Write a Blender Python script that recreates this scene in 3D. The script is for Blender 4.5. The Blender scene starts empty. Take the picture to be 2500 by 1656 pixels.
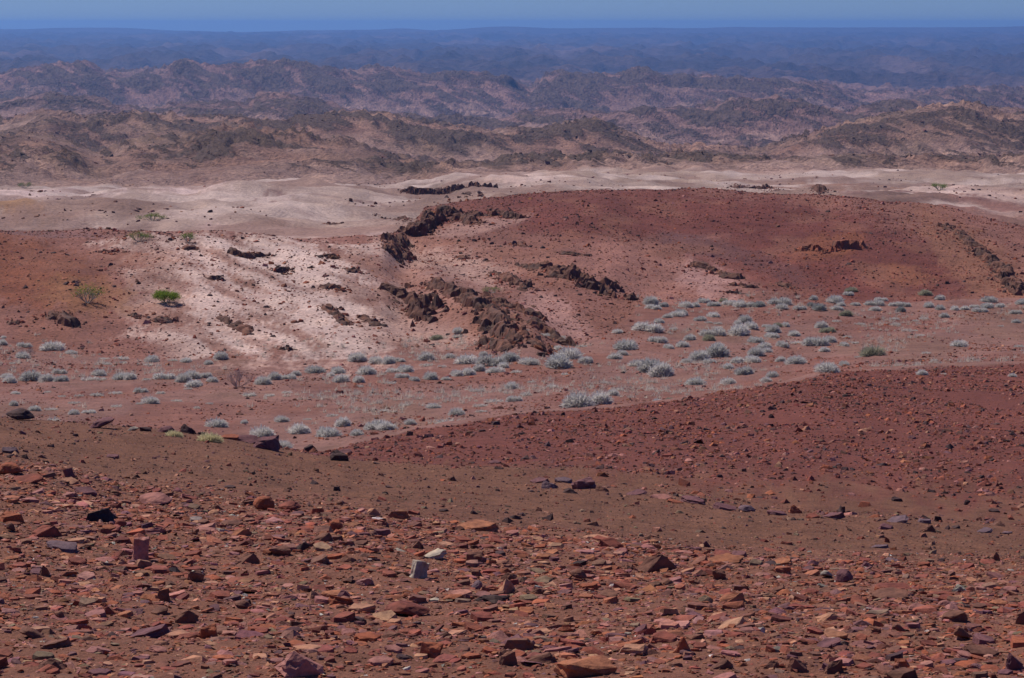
import bpy, bmesh, math, random
import numpy as np
from mathutils import Vector, Matrix

rnd = random.Random(7)
rng = np.random.default_rng(11)
scene = bpy.context.scene
COL = scene.collection

# ------------------------------------------------------------------ camera, sky, sun, exposure
W, H = 2500.0, 1656.0
F = 1250.0 / math.tan(math.radians(10.0))      # focal length in photo pixels (20 degree lens)
VH = 60.0                                       # eye-level row of the photograph
PITCH = math.atan((828.0 - VH) / F)
CP, SP = math.cos(PITCH), math.sin(PITCH)

cam_d = bpy.data.cameras.new("camera")
cam_d.sensor_width = 36.0
cam_d.lens = 18.0 / math.tan(math.radians(10.0))
cam_d.clip_start = 0.5
cam_d.clip_end = 90000.0
cam = bpy.data.objects.new("camera", cam_d)
COL.objects.link(cam)
cam.location = (0, 0, 0)
cam.rotation_euler = (math.pi / 2 - PITCH, 0, 0)
scene.camera = cam

SUN_EL, SUN_AZ = 53.0, -46.0                    # sun stands ahead of the camera, a little to the left
world = bpy.data.worlds.new("World")
scene.world = world
world.use_nodes = True
wn = world.node_tree
for n in list(wn.nodes):
    wn.nodes.remove(n)
sky = wn.nodes.new("ShaderNodeTexSky")
sky.sky_type = 'NISHITA'
sky.sun_disc = False
sky.sun_elevation = math.radians(SUN_EL)
sky.sun_rotation = math.radians(SUN_AZ)
sky.altitude = 900
sky.air_density = 1.0
sky.dust_density = 0.2
sky.ozone_density = 3.0
tint = wn.nodes.new("ShaderNodeMix")
tint.data_type = 'RGBA'
tint.blend_type = 'MULTIPLY'
tint.inputs[0].default_value = 1.0
tint.inputs[7].default_value = (0.38, 0.60, 1.28, 1)
wbg = wn.nodes.new("ShaderNodeBackground")
wbg.inputs[1].default_value = 0.07
wout = wn.nodes.new("ShaderNodeOutputWorld")
wn.links.new(sky.outputs[0], tint.inputs[6])
wn.links.new(tint.outputs[2], wbg.inputs[0])
wn.links.new(wbg.outputs[0], wout.inputs[0])

sun_d = bpy.data.lights.new("sun", 'SUN')
sun_d.energy = 5.0
sun_d.angle = math.radians(0.5)
sun_d.color = (1.0, 0.94, 0.86)
sun = bpy.data.objects.new("sun", sun_d)
COL.objects.link(sun)
_el, _az = math.radians(SUN_EL), math.radians(SUN_AZ)
sdir = Vector((math.sin(_az) * math.cos(_el), math.cos(_az) * math.cos(_el), math.sin(_el)))
sun.rotation_euler = sdir.to_track_quat('Z', 'Y').to_euler()
sun.location = sdir * 50

vs = scene.view_settings
vs.view_transform = 'Standard'
vs.look = 'None'
vs.exposure = -0.16
vs.gamma = 1.0
vs.use_curve_mapping = False
scene.render.engine = 'CYCLES'
cy = scene.cycles
cy.use_denoising = True
cy.max_bounces = 4
cy.diffuse_bounces = 2
cy.glossy_bounces = 1
cy.transmission_bounces = 1
cy.volume_bounces = 0
cy.sample_clamp_indirect = 4.0

# ------------------------------------------------------------------ photo pixel -> direction, ground lookup
def azim(u, v):
    xn = (u - 1250.0) / F
    yv = (828.0 - v) / F
    return xn / (CP + yv * SP)

def tanel(v):
    yv = (828.0 - v) / F
    return (-SP + yv * CP) / (CP + yv * SP)

def proj_uv(X, Y, Z):
    fwd = Y * CP - Z * SP
    up = Y * SP + Z * CP
    return 1250.0 + F * X / fwd, 828.0 - F * up / fwd

# ------------------------------------------------------------------ noise
def _tab(seed):
    g = np.random.default_rng(seed)
    p = g.permutation(512)
    ang = g.random(512) * 2 * np.pi
    return np.concatenate([p, p]), np.cos(ang), np.sin(ang)
_T = {}
def perlin(x, y, seed=0):
    if seed not in _T:
        _T[seed] = _tab(seed + 100)
    p, gx, gy = _T[seed]
    xf, yf = np.floor(x), np.floor(y)
    xi, yi = xf.astype(np.int64) & 511, yf.astype(np.int64) & 511
    dx, dy = x - xf, y - yf
    xi1, yi1 = (xi + 1) & 511, (yi + 1) & 511
    def g(a, b, ox, oy):
        h = p[p[a] + b]
        return gx[h] * (dx - ox) + gy[h] * (dy - oy)
    sx = dx * dx * dx * (dx * (dx * 6 - 15) + 10)
    sy = dy * dy * dy * (dy * (dy * 6 - 15) + 10)
    a = g(xi, yi, 0, 0); b = g(xi1, yi, 1, 0); c = g(xi, yi1, 0, 1); d = g(xi1, yi1, 1, 1)
    return (a + sx * (b - a) + sy * ((c + sx * (d - c)) - (a + sx * (b - a)))) * 1.5
def fbm(x, y, seed=0, o=4, gain=0.5, lac=2.03):
    s = 0.0; a = 1.0
    for i in range(o):
        s = s + a * perlin(x, y, seed + i)
        x = x * lac + 13.7; y = y * lac - 7.1; a *= gain
    return s
def ridged(x, y, seed=0, o=4, gain=0.5, lac=2.05):
    s = 0.0; a = 1.0
    for i in range(o):
        s = s + a * (1 - 2 * np.abs(perlin(x, y, seed + i)))
        x = x * lac + 3.7; y = y * lac + 9.1; a *= gain
    return s
def sstep(a, b, x):
    t = np.clip((x - a) / (b - a), 0, 1)
    return t * t * (3 - 2 * t)

# ------------------------------------------------------------------ terrain: crest and valley lines, near to far
# each line: points (u, v, distance) read off the photograph at 2367 px width
K = 2500.0 / 2367.0
CURVES = [
 [(0,1568,10.5),(2367,1568,10.5)],
 [(0,1330,14.2),(1200,1400,14.0),(2367,1430,13.6)],
 # edge of the rubble apron
 [(-200,1060,22),(0,1078,22),(110,1090,22),(300,1142,21.5),(600,1160,21.5),(800,1175,21),(1000,1198,21),(1200,1220,21),(1400,1242,20.5),(1600,1270,20),(1800,1288,20),(2000,1305,19.5),(2200,1310,19.5),(2500,1310,19.5)],
 [(-200,1050,28),(0,1062,28),(300,1118,27.5),(600,1140,27),(1000,1182,27),(1400,1225,26),(1800,1270,25),(2200,1292,24.5),(2500,1296,24.5)],
 # crest of the brown mound (left), gully with purple rocks (right)
 [(-200,950,49),(0,968,49),(190,985,49),(400,1002,49),(560,1025,49),(650,1040,49),(800,1060,48),(1000,1088,46),(1200,1108,45),(1430,1135,43),(1700,1175,40),(2000,1202,38),(2367,1240,36),(2600,1250,36)],
 # edge of the red slope on the right
 [(-200,985,66),(0,1000,66),(300,1020,65),(600,1045,62),(740,1042,60),(830,1018,60),(1000,988,65),(1200,958,72),(1400,942,79),(1600,921,86),(1800,884,95),(1900,866,100),(2000,856,106),(2200,846,112),(2600,835,118)],
 # near side of the wash, hidden below the edges
 [(-200,975,108),(0,992,108),(300,1012,106),(600,1030,104),(830,1020,102),(1200,975,104),(1600,938,112),(1900,880,122),(2100,855,130),(2367,838,138),(2600,830,140)],
 [(-200,862,150),(0,868,150),(600,872,149),(900,868,150),(1200,858,152),(1500,832,158),(1800,792,170),(2100,758,181),(2367,728,193),(2600,720,196)],
 # far side of the wash
 [(-200,790,170),(0,800,168),(200,826,163),(700,832,162),(1000,818,165),(1250,826,163),(1400,775,174),(1500,705,193),(1700,700,197),(2000,702,200),(2367,690,205),(2600,680,207)],
 # crest of the pale slope (left) and of the red hill (right)
 [(-200,540,207),(0,545,206),(200,550,205),(400,545,206),(600,560,205),(750,566,205),(880,562,210),(940,548,232),(985,492,256),(1050,478,262),(1200,460,266),(1400,448,268),(1600,450,270),(1800,458,270),(1930,464,268),(2050,474,267),(2200,494,264),(2300,514,260),(2367,530,257),(2600,575,248)],
 [(-200,560,245),(0,565,245),(400,563,246),(750,580,247),(900,580,262),(1000,515,300),(1200,478,312),(1600,468,318),(1930,482,310),(2100,500,306),(2367,552,290),(2600,590,275)],
 # sand flats
 [(-200,528,330),(0,532,330),(400,536,330),(900,540,330),(1000,520,350),(1200,466,420),(1600,460,430),(1900,470,400),(2000,470,370),(2100,480,360),(2200,490,350),(2367,518,335),(2600,560,310)],
 [(-200,462,470),(0,458,470),(150,462,470),(230,452,470),(290,446,470),(360,450,470),(440,458,475),(540,441,490),(700,437,495),(900,450,480),(1000,466,470),(1200,452,500),(1700,450,500),(1950,458,480),(2100,452,470),(2367,458,450),(2600,460,450)],
 [(-200,450,600),(0,447,600),(400,446,610),(700,440,620),(1000,446,620),(1150,418,640),(1400,425,640),(1700,445,620),(2000,446,620),(2367,448,610),(2600,448,600)],
 [(-200,428,820),(0,428,820),(200,432,820),(450,430,820),(620,424,830),(850,428,830),(960,430,820),(1060,408,840),(1200,406,850),(1450,402,860),(1700,404,860),(2000,398,860),(2367,402,850),(2600,402,850)],
 # first hills
 [(-200,345,990),(0,338,990),(60,332,990),(150,352,990),(230,378,990),(330,352,1000),(450,347,1010),(560,326,1020),(640,336,1020),(760,352,1000),(860,372,990),(960,396,980),(1080,404,990),(1200,393,1000),(1400,382,1010),(1560,385,1010),(1700,392,1000),(2000,385,1000),(2200,388,1000),(2600,380,1000)],
 [(-200,352,1390),(0,345,1390),(230,376,1390),(560,336,1400),(860,366,1380),(1080,396,1370),(1250,388,1380),(1560,384,1390),(2000,380,1380),(2600,376,1380)],
 [(-200,290,1500),(0,304,1500),(60,288,1500),(110,274,1500),(200,292,1500),(300,284,1510),(400,288,1510),(550,294,1500),(640,302,1490),(720,284,1500),(800,280,1510),(900,291,1500),(980,308,1490),(1100,320,1480),(1200,322,1490),(1290,309,1500),(1350,299,1510),(1450,330,1500),(1560,366,1480),(1650,358,1480),(1750,366,1480),(1850,342,1490),(1950,308,1510),(2050,290,1520),(2150,270,1530),(2230,264,1530),(2300,288,1520),(2367,296,1510),(2600,290,1510)],
 [(-200,300,2380),(110,286,2390),(550,300,2380),(800,290,2390),(1100,324,2370),(1350,308,2380),(1560,352,2360),(1750,352,2360),(1950,312,2380),(2230,276,2400),(2600,298,2380)],
 [(-200,240,2600),(0,252,2600),(100,242,2600),(180,254,2600),(300,274,2590),(450,268,2600),(560,266,2600),(620,242,2620),(700,256,2610),(780,276,2600),(900,296,2580),(1000,300,2580),(1150,302,2580),(1250,284,2600),(1400,290,2600),(1500,274,2610),(1600,276,2610),(1720,254,2620),(1830,258,2620),(1950,286,2600),(2080,260,2620),(2200,280,2600),(2367,288,2600),(2600,285,2600)],
 [(-200,262,3750),(300,280,3750),(620,262,3760),(1000,296,3720),(1400,288,3730),(1720,266,3760),(1950,282,3740),(2367,286,3740),(2600,284,3740)],
 [(-200,196,4250),(0,190,4250),(70,180,4250),(130,170,4260),(190,165,4260),(240,186,4250),(330,194,4240),(380,178,4250),(425,160,4270),(480,180,4250),(580,173,4260),(700,168,4260),(800,185,4250),(900,184,4250),(1000,194,4240),(1080,190,4240),(1180,208,4220),(1225,232,4180),(1258,206,4220),(1300,198,4230),(1400,200,4230),(1490,187,4240),(1560,200,4230),(1680,205,4220),(1800,214,4210),(1900,222,4200),(2000,240,4180),(2100,248,4170),(2200,230,4190),(2367,242,4180),(2600,240,4180)],
 [(-200,205,5300),(0,202,5300),(425,186,5300),(700,188,5300),(1080,206,5300),(1225,220,5300),(1490,204,5300),(1800,218,5300),(2100,232,5300),(2600,232,5300)],
 [(-200,178,6400),(400,180,6400),(1000,186,6400),(1700,196,6400),(2100,204,6400),(2600,204,6400)],
 [(-200,150,8200),(800,150,8200),(1700,158,8200),(2600,164,8200)],
 [(-200,118,12000),(1200,120,12000),(2600,124,12000)],
 [(-200,92,16500),(1200,94,16500),(2600,92,16500)],
 [(-200,80,18800),(1200,80,18800),(2600,78,18800)],
 [(-200,70,20000),(0,68,20000),(100,66,20000),(250,65,20000),(350,67,20000),(450,71,20000),(620,74,20000),(700,73,20000),(850,70,20000),(930,65,20000),(1000,69,20000),(1150,61,20000),(1300,65,20000),(1500,63,20000),(1600,66,20000),(1700,63,20000),(2000,64,20000),(2200,62,20000),(2367,60,20000),(2600,60,20000)],
 [(-200,90,20500),(2600,90,20500)],
]
ROWS = [14, 48, 62, 20, 44, 44, 16, 34, 24, 62, 10, 16, 44, 26, 36, 46, 44, 34, 52, 46, 58, 56, 48, 28, 34, 34, 28, 16, 14, 6]
A_IN = np.linspace(-0.192, 0.192, 560)
A_OUT = 0.192 + (np.linspace(0, 1, 34)[1:] ** 1.3) * 0.21
A = np.concatenate([-A_OUT[::-1], A_IN, A_OUT])
NC = len(A)
def smooth_interp(xq, xp, fp):
    # cubic Hermite with limited slopes
    xp = np.array(xp, float); fp = np.array(fp, float)
    h = np.diff(xp); d = np.diff(fp) / h
    m = np.zeros_like(fp)
    for i in range(1, len(fp) - 1):
        if d[i-1] * d[i] > 0:
            w1 = 2*h[i] + h[i-1]; w2 = h[i] + 2*h[i-1]
            m[i] = (w1 + w2) / (w1 / d[i-1] + w2 / d[i])
    xq = np.clip(xq, xp[0], xp[-1])
    k = np.clip(np.searchsorted(xp, xq) - 1, 0, len(h) - 1)
    t = (xq - xp[k]) / h[k]
    return ((2*t**3 - 3*t**2 + 1) * fp[k] + (t**3 - 2*t**2 + t) * h[k] * m[k]
            + (-2*t**3 + 3*t**2) * fp[k+1] + (t**3 - t**2) * h[k] * m[k+1])
YK, ZK = [np.full(NC, 3.0)], [np.full(NC, -1.82)]
for c in CURVES:
    aa = [azim(u * K, v * K) for u, v, y in c]
    zz = [y * tanel(v * K) for u, v, y in c]
    # interpolate the row and the distance along the line, then lift to a height
    vv = smooth_interp(A, aa, [v * K for u, v, y in c])
    yy = np.exp(smooth_interp(A, aa, [math.log(y) for u, v, y in c]))
    YK.append(yy); ZK.append(yy * tanel(vv))
YK, ZK = np.array(YK), np.array(ZK)
for k in range(1, len(YK)):
    YK[k] = np.maximum(YK[k], YK[k-1] * 1.015)
TK = np.log(YK)
h = np.diff(TK, axis=0); d = np.diff(ZK, axis=0) / h
M = np.zeros_like(ZK)
same = d[:-1] * d[1:] > 0
w1 = 2*h[1:] + h[:-1]; w2 = h[1:] + 2*h[:-1]
with np.errstate(divide='ignore', invalid='ignore'):
    hm = (w1 + w2) / (w1 / d[:-1] + w2 / d[1:])
M[1:-1] = np.where(same, hm, 0)
M[0] = d[0]; M[-1] = d[-1]
Yl, Zl, Bl, Tl = [], [], [], []
for k, n in enumerate(ROWS):
    for i in range(n + (1 if k == len(ROWS) - 1 else 0)):
        t = i / n
        Yl.append(np.exp(TK[k] + t * h[k]))
        Zl.append((2*t**3 - 3*t**2 + 1) * ZK[k] + (t**3 - 2*t**2 + t) * h[k] * M[k]
                  + (-2*t**3 + 3*t**2) * ZK[k+1] + (t**3 - t**2) * h[k] * M[k+1])
        Bl.append(k); Tl.append(t)
GY, GZ, BAND = np.array(Yl), np.array(Zl), np.array(Bl)
GX = GY * A[None, :]
TB = np.array(Tl)[:, None] + 0 * GY
NR = len(GY)
U0, V0 = proj_uv(GX, GY, GZ)

def ybump(y, lo, hi, soft=0.25):
    return sstep(lo, lo * (1 + soft), y) * (1 - sstep(hi, hi * (1 + soft), y))
DARK = np.zeros_like(GZ)      # how much bare dark rock shows
STRATA = np.zeros_like(GZ)
near = GY < 130
def add(mask_rows, f):
    GZ[mask_rows] += f
r = np.where(GY.min(1) < 60)[0]
x, y = GX[r], GY[r]
GZ[r] += (1 - sstep(40, 60, y)) * (0.025 * fbm(x / 0.6, y / 0.6, 1, 3) + 0.05 * fbm(x / 2.7, y / 2.7, 4, 2))
r = np.where((GY.max(1) > 20) & (GY.min(1) < 320))[0]
x, y = GX[r], GY[r]
GZ[r] += ybump(y, 20, 120) * 0.10 * fbm(x / 5, y / 5, 8, 3)
GZ[r] += ybump(y, 110, 320) * 0.16 * fbm(x / 7, y / 9, 12, 4)
r = np.where((GY.max(1) > 140) & (GY.min(1) < 300))[0]
x, y = GX[r], GY[r]
m = ybump(y, 150, 330, 0.1)
# knoll with the rocky ribs in the middle of the far slope
u, v = U0[r], V0[r]
tt = ((u/K - 930) * 330 + (v/K - 660) * 165) / (330**2 + 165**2)
dd = np.abs((v/K - 660) * 330 - (u/K - 930) * 165) / math.hypot(330, 165)
GZ[r] += m * 1.1 * np.exp(-(dd / 55.0) ** 2) * sstep(-0.15, 0.2, tt) * (1 - sstep(0.85, 1.12, tt)) * (y < 215)
# small gullies down the pale slope
GZ[r] += m * 0.22 * ridged((x + y * 0.35) / 9.0, y / 30.0, 17, 3) * sstep(150, 175, y) * (1 - sstep(-15, 20, x))
GZ[r] += m * 0.20 * ridged((x - y * 0.25) / 13.0, y / 46.0, 19, 4) * sstep(190, 215, y) * sstep(0, 20, x)
# sand flats, folded strata rings
r = np.where((GY.max(1) > 280) & (GY.min(1) < 1000))[0]
x, y = GX[r], GY[r]
m = ybump(y, 300, 860, 0.15)
GZ[r] += m * (1.5 * fbm(x / 30, y / 46, 21, 4) + 0.45 * ridged(x / 14, y / 22, 25, 3))
# hills
r = np.where((GY.max(1) > 800) & (GY.min(1) < 1900))[0]
x, y = GX[r], GY[r]
m = ybump(y, 820, 1750, 0.12)
wx = x + 18 * fbm(x / 90, y / 90, 31, 2); wy = y + 18 * fbm(x / 90, y / 90, 33, 2)
hh = ridged(wx / 75, wy / 95, 35, 5, 0.52)
s = (x * 0.80 + y * 0.30 + GZ[r] * 1.0)
sn = perlin(s / 13, (y * 0.8 - x * 0.3) / 120, 41) + 0.5 * perlin(s / 6, (y * 0.8 - x * 0.3) / 80, 42)
pm = sstep(-0.15, 0.35, fbm(x / 110, y / 140, 43, 3))
q_ = (y * 0.8 - x * 0.35)
rib = sstep(0.62, 0.93, 1 - np.abs(perlin(s / 11 + 0.8 * fbm(x / 50, y / 50, 44, 2), q_ / 150, 45))) * sstep(-0.1, 0.25, fbm(x / 85, y / 120, 46, 3))
crag = ridged(wx / 9, wy / 16, 48, 3, 0.6)
dk = np.clip(sstep(0.05, 0.55, fbm(wx / 62, wy / 80, 51, 4) + 0.25 * (hh - 0.6) + 0.25 * sn), 0, 1)
GZ[r] += m * (2.3 * (hh - 0.6) + 1.3 * pm * np.abs(sn) + 0.5 * fbm(x / 12, y / 12, 47, 3) + 2.0 * rib + 1.4 * (0.25 + dk) * (crag + 0.3))
DARK[r] += m * np.clip(dk * (0.55 + 0.45 * sstep(0.2, 1.2, crag)) + 0.8 * rib, 0, 1)
STRATA[r] += m * sn
r = np.where((GY.max(1) > 1700) & (GY.min(1) < 6600))[0]
x, y = GX[r], GY[r]
m = ybump(y, 1800, 5400, 0.15)
wx = x + 50 * fbm(x / 260, y / 260, 61, 2); wy = y + 50 * fbm(x / 260, y / 260, 63, 2)
hh = ridged(wx / 210, wy / 250, 65, 5, 0.55)
s = (x * 0.85 + y * 0.22 + GZ[r] * 1.3)
sn = perlin(s / 34, (y * 0.8 - x * 0.3) / 360, 71) + 0.6 * perlin(s / 15, (y * 0.8 - x * 0.3) / 200, 72)
pm = sstep(-0.25, 0.3, fbm(x / 300, y / 400, 73, 3))
q_ = (y * 0.8 - x * 0.35)
rib = sstep(0.55, 0.92, 1 - np.abs(perlin(s / 30 + 0.8 * fbm(x / 150, y / 150, 74, 2), q_ / 420, 75))) * sstep(-0.3, 0.2, fbm(x / 230, y / 320, 76, 3))
rib2 = sstep(0.5, 0.9, 1 - np.abs(perlin(s / 13 + 0.6 * fbm(x / 120, y / 120, 79, 2), q_ / 260, 80)))
crag = ridged(wx / 26, wy / 45, 78, 3, 0.6)
dk = np.clip(sstep(-0.1, 0.7, fbm(wx / 170, wy / 200, 81, 4) + 0.3 * (hh - 0.6) + 0.4 * sn), 0, 1)
GZ[r] += m * (y / 4000) * (8.0 * (hh - 0.6) + 4.0 * pm * np.abs(sn) + 1.5 * fbm(x / 30, y / 30, 77, 3) + 4.5 * rib + 2.5 * rib2 + 2.6 * (0.3 + dk) * (crag + 0.3))
DARK[r] += m * np.clip(0.8 * dk * (0.5 + 0.5 * sstep(0.2, 1.2, crag)) + 0.65 * rib + 0.35 * rib2, 0, 1)
STRATA[r] += m * sn
r = np.where(GY.max(1) > 5000)[0]
x, y = GX[r], GY[r]
m = sstep(5200, 6400, y)
hh = ridged(x / 520, y / 900, 85, 5, 0.55)
far = 1 - sstep(17500, 19500, y)
GZ[r] += m * (36.0 * far * (hh - 0.7) + 9 * (1 - far) * fbm(x / 900, y / 900, 91, 4))
DARK[r] += m * sstep(-0.2, 0.8, fbm(x / 300, y / 700, 93, 4) + 0.3 * (hh - 0.6))

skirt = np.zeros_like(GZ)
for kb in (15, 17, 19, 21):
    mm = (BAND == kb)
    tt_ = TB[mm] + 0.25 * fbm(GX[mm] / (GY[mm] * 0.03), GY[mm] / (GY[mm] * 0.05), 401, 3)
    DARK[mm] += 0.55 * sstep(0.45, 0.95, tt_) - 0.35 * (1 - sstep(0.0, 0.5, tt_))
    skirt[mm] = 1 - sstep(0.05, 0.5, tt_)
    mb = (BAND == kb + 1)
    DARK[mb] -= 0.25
def zat(x, y):
    """ground height at world points (bilinear on the sheet)"""
    x = np.asarray(x, float); y = np.asarray(y, float)
    a = np.clip(x / y, A[0] + 1e-6, A[-1] - 1e-6)
    j = np.clip(np.searchsorted(A, a) - 1, 0, NC - 2)
    fa = (a - A[j]) / (A[j+1] - A[j])
    out = 0
    for jj, w in ((j, 1 - fa), (j + 1, fa)):
        lo = np.zeros(len(j), int); hi = np.full(len(j), NR - 1)
        for _ in range(12):
            mid = (lo + hi) // 2
            g = GY[mid, jj] <= y
            lo = np.where(g, mid, lo); hi = np.where(g, hi, mid)
        lo = np.minimum(lo, NR - 2)
        t = np.clip((y - GY[lo, jj]) / (GY[lo+1, jj] - GY[lo, jj]), 0, 1)
        out = out + w * (GZ[lo, jj] * (1 - t) + GZ[lo+1, jj] * t)
    return out

_, VP = proj_uv(GX, GY, GZ)
def hit(u, v, ymin=0.0):
    """first ground point seen at photo pixel (u, v)"""
    j = int(np.clip(np.searchsorted(A, azim(u, v)), 1, NC - 1))
    ok = np.where((VP[:, j] <= v) & (GY[:, j] > ymin))[0]
    i = max(int(ok[0]) if len(ok) else NR - 2, 1)
    v0, v1 = VP[i-1, j], VP[i, j]
    t = 0.0 if abs(v0 - v1) < 1e-9 else min(max((v0 - v) / (v0 - v1), 0), 1)
    y = GY[i-1, j] * (1 - t) + GY[i, j] * t
    x = y * azim(u, v)
    return float(x), float(y), float(GZ[i-1, j] * (1 - t) + GZ[i, j] * t)

# ------------------------------------------------------------------ ground colours (the soil's own)
def C3(*c): return np.array(c)
base = np.zeros(GZ.shape + (3,))
lnY = GY
n1 = fbm(GX / (GY * 0.012 + 0.1), GY / (GY * 0.03 + 0.1) * 0 + GY / (0.05 * GY.mean(1)[:, None] + .3), 201, 3)
def paint(mask, col):
    global base
    base = base * (1 - mask[..., None]) + C3(*col) * mask[..., None]
B = BAND[:, None]
one = np.ones_like(GZ)
Ud, Vd = U0 / K, V0 / K
nz = fbm(U0 / 60.0, V0 / 26.0, 205, 4)         # patchiness that follows the ground as seen
paint(one, (0.235, 0.118, 0.074))                                               # rubble apron soil
paint(sstep(2.9, 3.1, B + 0 * GY) * 1.0, (0.205, 0.108, 0.064))                 # brown mound
redm = sstep(4.9, 5.1, B + 0 * GY + 0.0) * (Ud > 0)
paint((B >= 5) * sstep(0.02, 0.25, (GY - YK[5][None, :]) / (YK[6] - YK[5])[None, :] + 0.12 * nz), (0.190, 0.072, 0.052))                                    # red slope
paint((B >= 6) * 1.0, (0.25, 0.148, 0.118))                                    # wash
wp = fbm(GX / 9, GY / 20, 207, 4)
paint((B >= 6) * sstep(-0.1, 0.45, wp) * 0.7, (0.215, 0.10, 0.07))
paint((B >= 6) * sstep(0.15, 0.6, -wp) * 0.6, (0.215, 0.135, 0.095))
paint((B >= 9) * 1.0, (0.265, 0.138, 0.104))                                    # far slope
left = 1 - sstep(880, 960, Ud)
sl = (B >= 9) & (B <= 10)
nzf = fbm(U0 / 11.0, V0 / 5.0, 208, 3)
def blob(u, v, ru, rv, ang, col, s, bands, rough=0.75, edge=0.32):
    ca, sa = math.cos(math.radians(ang)), math.sin(math.radians(ang))
    du, dv = Ud - u, Vd - v
    p = (du * ca + dv * sa) / ru; q = (-du * sa + dv * ca) / rv
    dd = np.sqrt(p * p + q * q) + rough * (0.38 * nz + 0.34 * nzf)
    m = (1 - sstep(1 - edge, 1 + edge * 0.6, dd)) * s
    paint(m * ((B >= bands[0]) & (B <= bands[1])), col)
PALE = (0.63, 0.53, 0.455); PINK = (0.48, 0.35, 0.285)
blob(640, 690, 360, 150, 8, PINK, 0.9, (8, 10))
blob(720, 640, 190, 60, 28, PALE, 0.9, (9, 10))
blob(600, 600, 170, 36, 8, PALE, 0.85, (9, 10))
blob(400, 575, 170, 22, 3, PALE, 0.75, (9, 10))
blob(760, 760, 190, 60, 18, PALE, 0.85, (9, 10))
blob(850, 690, 130, 55, 30, PALE, 0.7, (9, 10))
blob(520, 790, 200, 30, 4, PALE, 0.6, (9, 10))
blob(420, 640, 120, 18, 4, PALE, 0.6, (9, 10))
blob(330, 720, 90, 30, 10, PINK, 0.6, (9, 10))
blob(1080, 600, 240, 46, 5, (0.34, 0.195, 0.145), 0.85, (9, 10))
blob(1280, 730, 110, 40, 30, (0.43, 0.27, 0.225), 0.9, (9, 10))
blob(1480, 630, 170, 70, 15, (0.35, 0.19, 0.145), 0.85, (9, 10))
blob(1640, 650, 90, 45, 20, (0.45, 0.29, 0.25), 0.85, (9, 10))
blob(1110, 740, 190, 60, 30, (0.235, 0.125, 0.085), 0.8, (9, 10))
hill = (B >= 9) & (B <= 10) & (Ud > 940)
HILL = (0.168, 0.060, 0.046)
blob(960, 625, 210, 55, 8, PINK, 0.8, (9, 10))
blob(930, 780, 180, 40, 4, PINK, 0.8, (9, 10))
blob(1000, 700, 200, 70, 20, (0.36, 0.215, 0.17), 0.6, (9, 10))
blob(1480, 500, 480, 62, 2, HILL, 0.95, (9, 11), 0.4)
blob(1950, 590, 340, 100, 14, HILL, 0.95, (9, 11), 0.4)
blob(1850, 640, 260, 50, 12, (0.19, 0.068, 0.05), 0.8, (9, 10))
blob(1620, 572, 130, 22, 14, (0.155, 0.085, 0.078), 0.8, (9, 10))
blob(1780, 620, 120, 24, 24, (0.16, 0.075, 0.064), 0.8, (9, 10))
blob(1910, 578, 95, 30, -14, (0.30, 0.125, 0.06), 0.6, (9, 10))
blob(2080, 640, 90, 24, 8, (0.30, 0.14, 0.07), 0.6, (9, 10))
blob(2260, 610, 190, 60, 38, (0.27, 0.14, 0.085), 0.85, (9, 11))
blob(60, 640, 210, 90, 12, (0.225, 0.09, 0.048), 0.9, (9, 10))
blob(200, 690, 110, 50, 5, (0.30, 0.16, 0.08), 0.7, (9, 10))
blob(1100, 530, 130, 18, -12, (0.42, 0.29, 0.24), 0.7, (9, 10))
pm2 = fbm(GX / 5.0, GY / 11.0, 209, 4)
paint(((B == 9)) * sstep(0.05, 0.6, pm2) * 0.55, (0.27, 0.135, 0.088))
strk = fbm((Vd - 0.42 * Ud) / 34.0, (Ud + 0.42 * Vd) / 210.0, 211, 3)
paint((B == 9) * (1 - sstep(840, 980, Ud)) * sstep(180, 330, Ud) * sstep(0.2, 0.36, strk + 0.5 * nzf) * 0.5, (0.26, 0.14, 0.10))
paint((B == 9) * (1 - sstep(800, 920, Ud)) * sstep(330, 480, Ud) * sstep(-0.05, 0.12, -strk + 0.5 * nzf) * 0.75, (0.67, 0.575, 0.50))
# sand flats
SAND = (0.41, 0.325, 0.265)
paint(((B >= 11) & (B <= 14)) * 1.0, SAND)
blob(60, 552, 420, 14, 1, (0.21, 0.125, 0.11), 0.9, (10, 12), 0.6)
blob(700, 545, 300, 14, 2, (0.52, 0.40, 0.35), 0.8, (11, 12))
blob(40, 495, 80, 18, 12, (0.27, 0.155, 0.07), 0.85, (11, 12))
blob(120, 520, 260, 16, 4, (0.26, 0.185, 0.155), 0.7, (11, 12))
blob(80, 455, 240, 14, -2, (0.62, 0.50, 0.44), 0.9, (12, 13))
blob(440, 450, 80, 10, 0, (0.62, 0.50, 0.44), 0.9, (12, 13))
blob(2280, 540, 330, 100, 18, (0.225, 0.118, 0.092), 0.95, (11, 12), 0.3)
blob(2150, 480, 260, 26, 8, (0.26, 0.15, 0.12), 0.85, (11, 12), 0.5)
blob(2100, 470, 130, 9, 4, (0.18, 0.12, 0.095), 0.8, (11, 13))
blob(2250, 452, 200, 10, 2, (0.52, 0.39, 0.32), 0.9, (12, 14))
blob(1040, 450, 95, 18, 3, (0.15, 0.105, 0.075), 0.7, (12, 14))
blob(1900, 440, 180, 16, 2, (0.29, 0.17, 0.115), 0.9, (13, 15))
blob(1200, 415, 130, 14, 2, (0.55, 0.42, 0.34), 0.8, (13, 15))
blob(1500, 415, 280, 20, 2, (0.36, 0.275, 0.205), 0.8, (13, 15))
blob(2200, 415, 240, 24, 2, (0.30, 0.225, 0.17), 0.8, (13, 15))
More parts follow.
